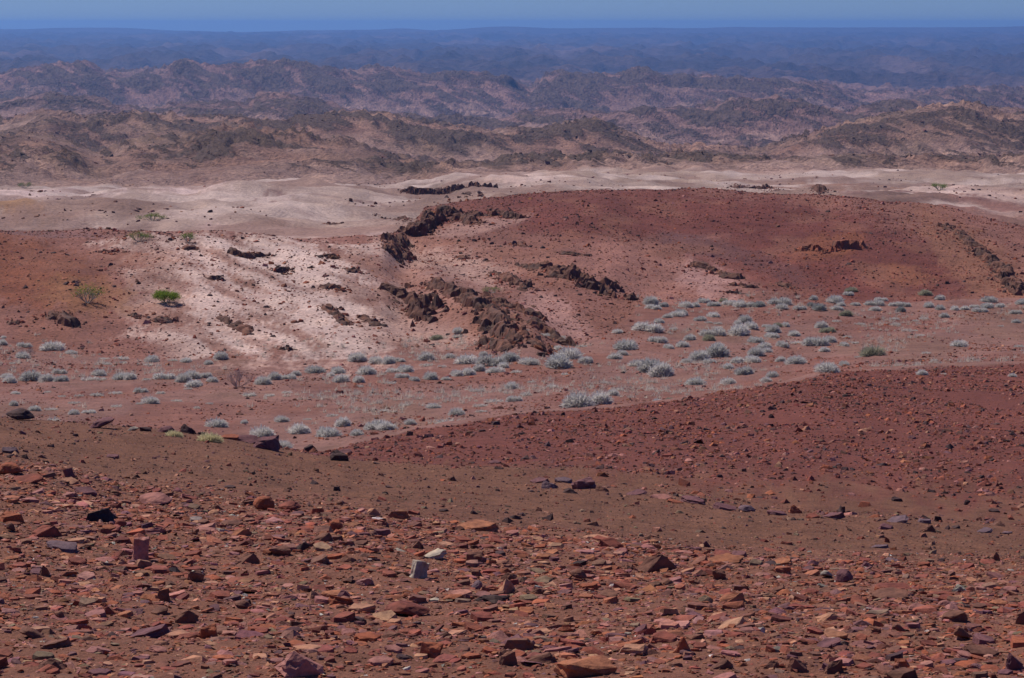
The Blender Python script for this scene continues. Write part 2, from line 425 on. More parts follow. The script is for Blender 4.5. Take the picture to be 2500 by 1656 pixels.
# hills and badlands: pale tan debris, dark rock where it crops out, strata bands
hm_ = np.maximum(sstep(800, 1000, GY), (B >= 15) * 1.0)
tan1 = fbm(GX / 60, GY / 90, 241, 3)
paint(hm_, (0.30, 0.195, 0.140))
paint(hm_ * sstep(0.1, 0.7, tan1) * 0.7, (0.37, 0.225, 0.155))
paint(hm_ * sstep(0.0, 0.6, -tan1) * 0.6, (0.225, 0.165, 0.108))
bl = sstep(1900, 2500, GY)
tan2 = fbm(GX / 170, GY / 260, 245, 3)
paint(bl, (0.275, 0.175, 0.142))
paint(bl * sstep(0.1, 0.7, tan2) * 0.6, (0.34, 0.205, 0.16))
paint(bl * sstep(0.2, 0.9, -tan2) * 0.5, (0.20, 0.15, 0.125))
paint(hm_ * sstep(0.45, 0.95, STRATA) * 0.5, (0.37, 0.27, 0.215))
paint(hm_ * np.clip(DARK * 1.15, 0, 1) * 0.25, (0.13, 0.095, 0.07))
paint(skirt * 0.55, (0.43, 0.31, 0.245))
# sandy pans between the first hills
pan = sstep(0.35, 0.6, fbm(GX / 90, GY / 50, 251, 3)) * (hm_ > 0.5) * (GY < 2000)
paint(pan * 0.6 * (1 - np.clip(DARK * 1.5, 0, 1)), (0.42, 0.30, 0.235))
fp = sstep(5200, 6500, GY)
paint(fp, (0.085, 0.066, 0.066))
paint(fp * np.clip(DARK, 0, 1) * 0.7, (0.045, 0.038, 0.042))
paint(fp * sstep(0.15, 0.7, fbm(GX / 420, GY / 1300, 95, 4)) * 0.6, (0.19, 0.14, 0.13))
paint(sstep(17500, 19500, GY), (0.10, 0.085, 0.085))
# everywhere: soft patchiness of the soil
sandp = fbm(GX / 26, GY / 60, 263, 5)
paint(((B >= 11) & (B <= 14)) * sstep(0.0, 0.45, sandp) * 0.75, (0.25, 0.165, 0.125))
paint(((B >= 11) & (B <= 14)) * sstep(0.15, 0.5, -sandp) * 0.7, (0.56, 0.47, 0.40))
ring = np.hypot((Ud - 640) / 1.9, (Vd - 485)); ring2 = np.hypot((Ud - 840) / 2.0, (Vd - 492))
for rg in (ring, ring2):
    st = np.sin(rg * 0.42 + nz * 0.9)
    paint(((B == 12)) * sstep(0.45, 0.85, st) * (1 - sstep(30, 44, rg)) * (rg > 8) * (1 - sstep(466, 482, Vd)) * sstep(-0.4, 0.2, fbm(U0/24, V0/12, 231, 2)) * 0.8, (0.20, 0.115, 0.095))
    paint((B == 12) * sstep(0.5, 0.9, -st) * (1 - sstep(30, 44, rg)) * (1 - sstep(466, 482, Vd)) * 0.4, (0.52, 0.41, 0.37))
blob(300, 486, 100, 38, 4, (0.19, 0.122, 0.092), 0.75, (12, 12), 0.15, 0.7)
pt = fbm(U0 / 140.0, V0 / 55.0, 261, 4)
base *= (1 + 0.16 * np.clip(pt, -1, 1))[..., None]
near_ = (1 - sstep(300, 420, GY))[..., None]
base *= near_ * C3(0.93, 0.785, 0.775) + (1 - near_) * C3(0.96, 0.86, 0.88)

# ------------------------------------------------------------------ materials
def newmat(name):
    m = bpy.data.materials.new(name); m.use_nodes = True
    nt = m.node_tree
    b = nt.nodes['Principled BSDF']
    b.inputs['Roughness'].default_value = 0.95
    b.inputs['Specular IOR Level'].default_value = 0.15
    return m, nt, b
def N(nt, t, **kw):
    n = nt.nodes.new(t)
    for k, v in kw.items(): setattr(n, k, v)
    return n
def mixrgb(nt, mode, fac, a, b):
    n = N(nt, 'ShaderNodeMix', data_type='RGBA', blend_type=mode)
    n.inputs[0].default_value = 1.0
    for sock, val in ((n.inputs[0], fac), (n.inputs[6], a), (n.inputs[7], b)):
        if hasattr(val, 'is_output'): nt.links.new(val, sock)
        elif isinstance(val, (int, float)): sock.default_value = val
        else: sock.default_value = (*val, 1)
    return n.outputs[2]
def ramp(nt, fac, stops):
    n = N(nt, 'ShaderNodeValToRGB')
    el = n.color_ramp.elements
    while len(el) < len(stops): el.new(0.5)
    for e, (p, c) in zip(el, stops):
        e.position = p; e.color = (*c, 1) if len(c) == 3 else c
    nt.links.new(fac, n.inputs[0])
    return n.outputs[0]
def noise_tex(nt, vec, scale, detail=6, rough=0.6):
    n = N(nt, 'ShaderNodeTexNoise')
    n.inputs['Scale'].default_value = scale
    n.inputs['Detail'].default_value = detail
    n.inputs['Roughness'].default_value = rough
    nt.links.new(vec, n.inputs['Vector'])
    return n.outputs['Fac']
def ground_mat(name, s_fine, s_mid, speck, speck_col, bump, bdist, stretch=(1, 1, 1), speck_amt=0.5, con=1.0, strata=None):
    m, nt, b = newmat(name)
    at = N(nt, 'ShaderNodeAttribute', attribute_name='soil')
    tc = N(nt, 'ShaderNodeTexCoord')
    mp = N(nt, 'ShaderNodeMapping'); mp.inputs['Scale'].default_value = stretch
    nt.links.new(tc.outputs['Object'], mp.inputs[0])
    vec = mp.outputs[0]
    f1 = noise_tex(nt, vec, s_fine, 5, 0.65)
    f2 = noise_tex(nt, vec, s_mid, 5, 0.6)
    c = mixrgb(nt, 'MULTIPLY', 1.0, at.outputs['Color'], ramp(nt, f1, [(0.5 - 0.25 / con, (0.5, 0.46, 0.46)), (0.5, (1, 1, 1)), (0.5 + 0.28 / con, (1.5, 1.45, 1.4))]))
    c = mixrgb(nt, 'MULTIPLY', 1.0, c, ramp(nt, f2, [(0.3, (0.78, 0.74, 0.74)), (0.5, (1, 1, 1)), (0.72, (1.2, 1.18, 1.12))]))
    vo = N(nt, 'ShaderNodeTexVoronoi'); vo.inputs['Scale'].default_value = speck
    nt.links.new(vec, vo.inputs['Vector'])
    sp = ramp(nt, vo.outputs['Distance'], [(0.16, (speck_amt,) * 3), (0.30, (0, 0, 0))])
    vo2 = N(nt, 'ShaderNodeSeparateColor'); nt.links.new(vo.outputs['Color'], vo2.inputs[0])
    sel = ramp(nt, vo2.outputs[0], [(0.5, (0, 0, 0)), (0.62, (1, 1, 1))])
    spf = mixrgb(nt, 'MULTIPLY', 1.0, sp, sel)
    c = mixrgb(nt, 'MIX', spf, c, speck_col)
    hgt = None
    if strata:
        def M(op, a, b_):
            n = N(nt, 'ShaderNodeMath', operation=op)
            for sk, vl in ((n.inputs[0], a), (n.inputs[1], b_)):
                if hasattr(vl, 'is_output'): nt.links.new(vl, sk)
                else: sk.default_value = vl
            return n.outputs[0]
        def dot(vx):
            n = N(nt, 'ShaderNodeVectorMath', operation='DOT_PRODUCT')
            nt.links.new(tc.outputs['Object'], n.inputs[0]); n.inputs[1].default_value = vx
            return n.outputs['Value']
        s_ = M('ADD', M('DIVIDE', dot((0.80, 0.13, 1.05)), strata), M('MULTIPLY', f2, 3.0))
        q_ = M('DIVIDE', dot((-0.3, 0.75, 0.3)), strata * 10)
        cb = N(nt, 'ShaderNodeCombineXYZ'); nt.links.new(s_, cb.inputs[0]); nt.links.new(q_, cb.inputs[1])
        ns_ = noise_tex(nt, cb.outputs[0], 1.0, 4, 0.62)
        rk = N(nt, 'ShaderNodeAttribute', attribute_name='rock').outputs['Fac']
        k_ = M('ADD', M('ADD', M('MULTIPLY', rk, 0.46), M('MULTIPLY', M('SUBTRACT', ns_, 0.5), 2.5)), M('MULTIPLY', M('SUBTRACT', f1, 0.5), 1.0))
        fac = ramp(nt, k_, [(0.30, (0, 0, 0)), (0.44, (0.93, 0.93, 0.93))])
        rockc = ramp(nt, f1, [(0.35, (0.075, 0.050, 0.038)), (0.68, (0.19, 0.122, 0.090))])
        lite = ramp(nt, ns_, [(0.30, (1.35, 1.32, 1.28)), (0.46, (1, 1, 1))])
        c = mixrgb(nt, 'MULTIPLY', 1.0, c, lite)
        c = mixrgb(nt, 'MIX', fac, c, rockc)
        hgt = M('ADD', M('MULTIPLY', fac, 0.5), M('MULTIPLY', f1, 1.0))
    nt.links.new(c, b.inputs['Base Color'])
    bp = N(nt, 'ShaderNodeBump'); bp.inputs['Strength'].default_value = bump; bp.inputs['Distance'].default_value = bdist
    ad = N(nt, 'ShaderNodeMath', operation='ADD'); nt.links.new(f1, ad.inputs[0]); nt.links.new(f2, ad.inputs[1])
    nt.links.new(ad.outputs[0] if hgt is None else hgt, bp.inputs['Height']); nt.links.new(bp.outputs[0], b.inputs['Normal'])
    return m
GM = {
 'stony_ground': ground_mat('stony_soil', 70, 9, 55, (0.10, 0.05, 0.035), 0.8, 0.02),
 'gravel_slope': ground_mat('gravel', 24, 3.0, 11, (0.075, 0.036, 0.026), 0.9, 0.05, speck_amt=0.7),
 'dry_wash': ground_mat('wash_sand', 7, 0.7, 3.6, (0.12, 0.05, 0.035), 0.8, 0.10, speck_amt=0.75),
 'rocky_slope': ground_mat('slope_debris', 5, 0.5, 2.5, (0.10, 0.046, 0.032), 1.0, 0.16, speck_amt=0.8),
 'sand_flat': ground_mat('pale_sand', 2.2, 0.16, 1.4, (0.15, 0.10, 0.08), 0.8, 0.4),
 'hills': ground_mat('hill_debris', 0.7, 0.07, 0.40, (0.09, 0.065, 0.05), 1.0, 2.2, speck_amt=0.5, con=1.4, strata=7.0),
 'badlands': ground_mat('badland_rock', 0.22, 0.028, 0.12, (0.085, 0.065, 0.055), 1.0, 7.0, (1.3, 0.5, 1.0), 0.4, 1.4, 20.0),
 'plain': ground_mat('far_rock', 0.05, 0.007, 0.02, (0.06, 0.05, 0.05), 1.0, 14.0),
}
SPANS = [('stony_ground', 0, 3), ('gravel_slope', 3, 6), ('dry_wash', 6, 9), ('rocky_slope', 9, 11), ('sand_flat', 11, 15),
         ('hills', 15, 18), ('badlands', 18, 23), ('plain', 23, 30)]

def mesh_np(name, verts, faces, cols=None, colname='soil', smooth=False):
    me = bpy.data.meshes.new(name)
    nv, nf, k = len(verts), len(faces), faces.shape[1]
    me.vertices.add(nv); me.vertices.foreach_set('co', np.ascontiguousarray(verts, np.float32).ravel())
    me.loops.add(nf * k); me.loops.foreach_set('vertex_index', np.ascontiguousarray(faces, np.int32).ravel())
    me.polygons.add(nf); me.polygons.foreach_set('loop_start', np.arange(0, nf * k, k, dtype=np.int32))
    me.polygons.foreach_set('use_smooth', np.full(nf, smooth))
    me.update(calc_edges=True)
    if cols is not None:
        at = me.attributes.new(colname, 'FLOAT_COLOR', 'POINT')
        at.data.foreach_set('color', np.concatenate([np.clip(cols, 0, 1), np.ones((nv, 1))], 1).astype(np.float32).ravel())
    return me
def link(name, me, mat=None, parent=None, **props):
    o = bpy.data.objects.new(name, me); COL.objects.link(o)
    if mat is not None and me is not None and not me.materials: me.materials.append(mat)
    if parent is not None: o.parent = parent
    for k, v in props.items(): o[k] = v
    return o
for nm, b0, b1 in SPANS:
    rows = np.where((BAND >= b0) & (BAND < b1))[0]
    r0, r1 = rows[0], min(rows[-1] + 1, NR - 1)
    n = r1 - r0 + 1
    sl_ = slice(r0, r1 + 1)
    vts = np.stack([GX[sl_], GY[sl_], GZ[sl_]], -1).reshape(-1, 3)
    idx = np.arange(n * NC).reshape(n, NC)
    fc = np.stack([idx[:-1, :-1], idx[:-1, 1:], idx[1:, 1:], idx[1:, :-1]], -1).reshape(-1, 4)
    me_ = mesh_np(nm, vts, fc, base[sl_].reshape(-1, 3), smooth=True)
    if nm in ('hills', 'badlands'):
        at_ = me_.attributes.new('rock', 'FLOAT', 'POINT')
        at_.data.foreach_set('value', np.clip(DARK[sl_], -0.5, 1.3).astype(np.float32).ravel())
    link(nm, me_, GM[nm], kind='structure')

# ------------------------------------------------------------------ haze
hz = bpy.data.meshes.new('haze')
hb = bmesh.new(); bmesh.ops.create_cube(hb, size=1.0)
bmesh.ops.scale(hb, vec=(24000, 20900, 430), verts=hb.verts)
bmesh.ops.translate(hb, vec=(0, 20900 / 2 - 150, 24 - 215), verts=hb.verts)
hb.to_mesh(hz); hb.free()
hm = bpy.data.materials.new('haze_air'); hm.use_nodes = True
for n in list(hm.node_tree.nodes): hm.node_tree.nodes.remove(n)
hv = hm.node_tree.nodes.new('ShaderNodeVolumePrincipled')
hv.inputs['Color'].default_value = (0.235, 0.49, 1.0, 1)
hv.inputs['Density'].default_value = 7.0e-5
hv.inputs['Anisotropy'].default_value = 0.45
ho = hm.node_tree.nodes.new('ShaderNodeOutputMaterial')
hm.node_tree.links.new(hv.outputs[0], ho.inputs['Volume'])
link('haze', hz, hm, kind='stuff', label='blue haze over the far plain and mountains')

# ------------------------------------------------------------------ stones: shapes
def hull(points):
    bm = bmesh.new()
    for p in points: bm.verts.new(p)
    r = bmesh.ops.convex_hull(bm, input=bm.verts)
    bad = [e for e in r['geom_interior'] if isinstance(e, bmesh.types.BMVert)] + [e for e in r['geom_unused'] if isinstance(e, bmesh.types.BMVert)]
    if bad: bmesh.ops.delete(bm, geom=list(set(bad)), context='VERTS')
    return bm
def stone_points(kind, q):
    R = q.random
    if kind == 'slab':
        n = q.choice([5, 6, 7]); o = R() * 6.28; pts = []
        tilt = q.uniform(-0.10, 0.10); tl2 = q.uniform(-0.12, 0.12)
        for i in range(n):
            a = o + (i + q.uniform(-0.33, 0.33)) * 6.283 / n
            rr = q.uniform(0.40, 0.54); ins = q.uniform(0.80, 0.98)
            x, y = math.cos(a) * rr, math.sin(a) * rr
            pts.append((x, y, q.uniform(0, 0.12)))
            pts.append((x * ins, y * ins, q.uniform(0.72, 1.0) + tilt * x * 4 + tl2 * y * 4))
        return pts
    if kind == 'block':
        pts = []
        for sx in (-1, 1):
            for sy in (-1, 1):
                for sz in (0, 1):
                    if R() < 0.16 and sz == 1:
                        pts.append((sx * 0.25, sy * 0.42, 0.9)); pts.append((sx * 0.46, sy * 0.42, q.uniform(0.4, 0.6)))
                        continue
                    k = 1 - q.uniform(0.05, 0.4) * sz
                    pts.append((sx * q.uniform(0.30, 0.54) * k, sy * q.uniform(0.28, 0.54) * k, sz * q.uniform(0.6, 1.0)))
        for _ in range(3): pts.append((q.uniform(-.55, .55), q.uniform(-.5, .5), q.uniform(.2, .7)))
        return pts
    if kind == 'wedge':
        pts = [(q.uniform(-.52, -.42), q.uniform(-.45, -.25), 0), (q.uniform(.4, .52), q.uniform(-.45, -.3), 0), (q.uniform(.3, .5), q.uniform(.3, .5), 0),
               (q.uniform(-.5, -.3), q.uniform(.3, .45), 0), (q.uniform(.05, .3), q.uniform(-.2, .0), 1.0), (q.uniform(-.15, .05), q.uniform(.1, .3), q.uniform(.75, 1)),
               (q.uniform(-.45, -.3), q.uniform(-.2, .1), q.uniform(.3, .45)), (q.uniform(.36, .46), q.uniform(-.1, .2), q.uniform(.4, .75))]
        return pts
    if kind == 'round':
        pts = []
        for i in range(16):
            a = R() * 6.283; zz = (i + 0.5) / 16
            rr = math.sqrt(max(0.02, 1 - (zz * 1.02 - 0.25) ** 2 / 0.62))
            pts.append((0.5 * math.cos(a + i * 2.4) * rr, 0.5 * math.sin(a + i * 2.4) * rr, zz))
        return pts
    if kind == 'upright':
        pts = []
        for i in range(6):
            a = i * 1.047 + q.uniform(-.3, .3); rr = q.uniform(.40, .52)
            pts.append((math.cos(a) * rr, math.sin(a) * rr, 0))
            pts.append((math.cos(a) * rr * q.uniform(.85, 1.0), math.sin(a) * rr * q.uniform(.8, 1), q.uniform(.85, 1.0)))
        return pts
def tri_arrays(bm):
    bmesh.ops.triangulate(bm, faces=bm.faces)
    bm.verts.ensure_lookup_table()
    v = np.array([x.co[:] for x in bm.verts]); bm.verts.index_update()
    f = np.array([[x.index for x in fc.verts] for fc in bm.faces])
    bm.free()
    return v, f
KINDS = ['slab', 'block', 'wedge', 'round', 'upright']
SIMPLE = []
for i in range(26):
    q = random.Random(400 + i)
    kd = ['slab', 'slab', 'wedge', 'block', 'slab', 'wedge', 'round'][i % 7]
    pts = stone_points(kd, q)
    SIMPLE.append(tri_arrays(hull(pts)))
def open_base(vf):
    """drop the faces that lie on the ground"""
    v, f = vf
    n_ = np.cross(v[f[:, 1]] - v[f[:, 0]], v[f[:, 2]] - v[f[:, 0]])
    return v, f[n_[:, 2] > -0.6 * np.linalg.norm(n_, axis=1)]
SMALL = []
for i in range(16):
    q = random.Random(500 + i)
    n_ = 5
    o_ = q.random() * 6.28; pts = []
    for k_ in range(n_):
        a_ = o_ + (k_ + q.uniform(-.35, .35)) * 6.283 / n_
        rr_ = q.uniform(.38, .54)
        pts.append((math.cos(a_) * rr_, math.sin(a_) * rr_, q.uniform(0, .1)))
    for k_ in range(3):
        a_ = o_ + k_ * 2.1 + q.uniform(-.5, .5); rr_ = q.uniform(.15, .4)
        pts.append((math.cos(a_) * rr_, math.sin(a_) * rr_, q.uniform(.6, 1)))
    SMALL.append(open_base(tri_arrays(hull(pts))))
SIMPLE = [open_base(s) for s in SIMPLE]
TINY = []
for i in range(10):
    q = random.Random(600 + i)
    TINY.append(open_base(tri_arrays(hull([(q.uniform(-.5, .5), q.uniform(-.5, .5), q.uniform(0, 1)) for _ in range(7)]))))

def detailed(kind, seed, cuts=3):
    """a broken rock with chipped edges and layered sides"""
    q = random.Random(seed)
    bm = hull(stone_points(kind, q))
    bmesh.ops.dissolve_limit(bm, angle_limit=math.radians(9), verts=bm.verts, edges=bm.edges)
    if kind != 'round': bmesh.ops.bevel(bm, geom=list(bm.edges), offset=0.016, segments=1, affect='EDGES', profile=0.6)
    bmesh.ops.triangulate(bm, faces=bm.faces)
    for _ in range(2):
        long_e = [e for e in bm.edges if e.calc_length() > 0.16]
        bmesh.ops.subdivide_edges(bm, edges=long_e, cuts=1)
        bmesh.ops.triangulate(bm, faces=bm.faces)
    if kind == 'round':
        for _ in range(2): bmesh.ops.smooth_vert(bm, verts=bm.verts, factor=0.5, use_axis_x=True, use_axis_y=True, use_axis_z=True)
    bm.normal_update()
    vs_ = np.array([v.co[:] for v in bm.verts]); ns = np.array([v.normal[:] for v in bm.verts])
    o = seed * 3.7
    d_ = 0.05 * fbm(vs_[:, 0] * 3 + o, vs_[:, 1] * 3 + vs_[:, 2] * 2, seed % 40, 3)
    lay = perlin(vs_[:, 2] * 9 + 0.4 * vs_[:, 0] + o, vs_[:, 0] * 1.5 + o, 3) * 0.045 * (1 - np.abs(ns[:, 2]))
    chip = -0.09 * sstep(0.25, 0.6, perlin(vs_[:, 0] * 2.6 + o, vs_[:, 1] * 2.6 + vs_[:, 2] * 2.6 - o, 5))
    d_ = d_ + lay + chip * (vs_[:, 2] > 0.05) * (0.35 if kind in ('round', 'slab') else 0.8)
    if kind == 'round': d_ *= 0.7
    for v, n_, k_ in zip(bm.verts, ns, d_):
        v.co += Vector(n_) * float(k_)
    me = bpy.data.meshes.new('rock_' + kind)
    bm.to_mesh(me); bm.free()
    return me
ROCKS = {k: [detailed(k, 900 + 17 * i + 5 * j) for j in range(6 if k in ('slab', 'block', 'wedge') else 4)] for i, k in enumerate(KINDS)}

def stone_mat(name, attr, sc, bump=0.6, bd=0.012):
    m, nt, b = newmat(name)
    if attr: src = N(nt, 'ShaderNodeAttribute', attribute_name=attr).outputs['Color']
    else: src = N(nt, 'ShaderNodeObjectInfo').outputs['Color']
    tc = N(nt, 'ShaderNodeTexCoord')
    gm = N(nt, 'ShaderNodeNewGeometry')
    vec = gm.outputs['Position']
    f1 = noise_tex(nt, vec, sc * 3.2, 6, 0.65)
    f2 = noise_tex(nt, vec, sc, 4, 0.6)
    c = mixrgb(nt, 'MULTIPLY', 1.0, src, ramp(nt, f2, [(0.30, (0.62, 0.58, 0.62)), (0.5, (1, 1, 1)), (0.72, (1.28, 1.2, 1.08))]))
    c = mixrgb(nt, 'MULTIPLY', 1.0, c, ramp(nt, f1, [(0.28, (0.6, 0.56, 0.56)), (0.5, (1, 1, 1)), (0.75, (1.3, 1.26, 1.2))]))
    nt.links.new(c, b.inputs['Base Color'])
    b.inputs['Roughness'].default_value = 0.82
    bp = N(nt, 'ShaderNodeBump'); bp.inputs['Strength'].default_value = bump; bp.inputs['Distance'].default_value = bd
    nt.links.new(f1, bp.inputs['Height']); nt.links.new(bp.outputs[0], b.inputs['Normal'])
    return m
M_ROCK = stone_mat('weathered_stone', None, 9.0)
M_STUFF = stone_mat('loose_stone', 'tone', 14.0)
M_STUFF_FAR = stone_mat('loose_stone_far', 'tone', 2.0, 0.5, 0.05)
M_CROP = stone_mat('outcrop_rock', None, 1.4, 1.0, 0.15)
for k in ROCKS:
    for me in ROCKS[k]: me.materials.append(M_ROCK)

TONES = {
 'red': (0.235, 0.085, 0.056), 'rust': (0.285, 0.105, 0.052), 'orange': (0.335, 0.155, 0.078), 'tan': (0.40, 0.235, 0.140),
 'brown': (0.180, 0.095, 0.062), 'purple': (0.165, 0.085, 0.088), 'pink': (0.33, 0.170, 0.135), 'dark': (0.070, 0.045, 0.042),
 'black': (0.030, 0.026, 0.032), 'grey': (0.27, 0.225, 0.18), 'palegrey': (0.42, 0.345, 0.26), 'white': (0.52, 0.45, 0.38), 'bluish': (0.150, 0.112, 0.125), 'olive': (0.21, 0.165, 0.10)}
TONES = {k: (c[0] * 1.02, c[1] * 0.84, c[2] * 0.84) if k not in ('grey', 'palegrey', 'white', 'black') else c for k, c in TONES.items()}
WORD = {'red': 'dull red', 'rust': 'rust red', 'orange': 'orange', 'tan': 'tan', 'brown': 'brown', 'purple': 'purple', 'pink': 'pinkish', 'dark': 'dark brown',
        'black': 'black', 'grey': 'grey', 'palegrey': 'pale grey', 'white': 'whitish', 'bluish': 'bluish purple', 'olive': 'olive grey'}
SHAPE = {'slab': 'flat slab', 'block': 'angular block', 'wedge': 'wedge shaped rock', 'round': 'rounded boulder', 'upright': 'upright stone'}

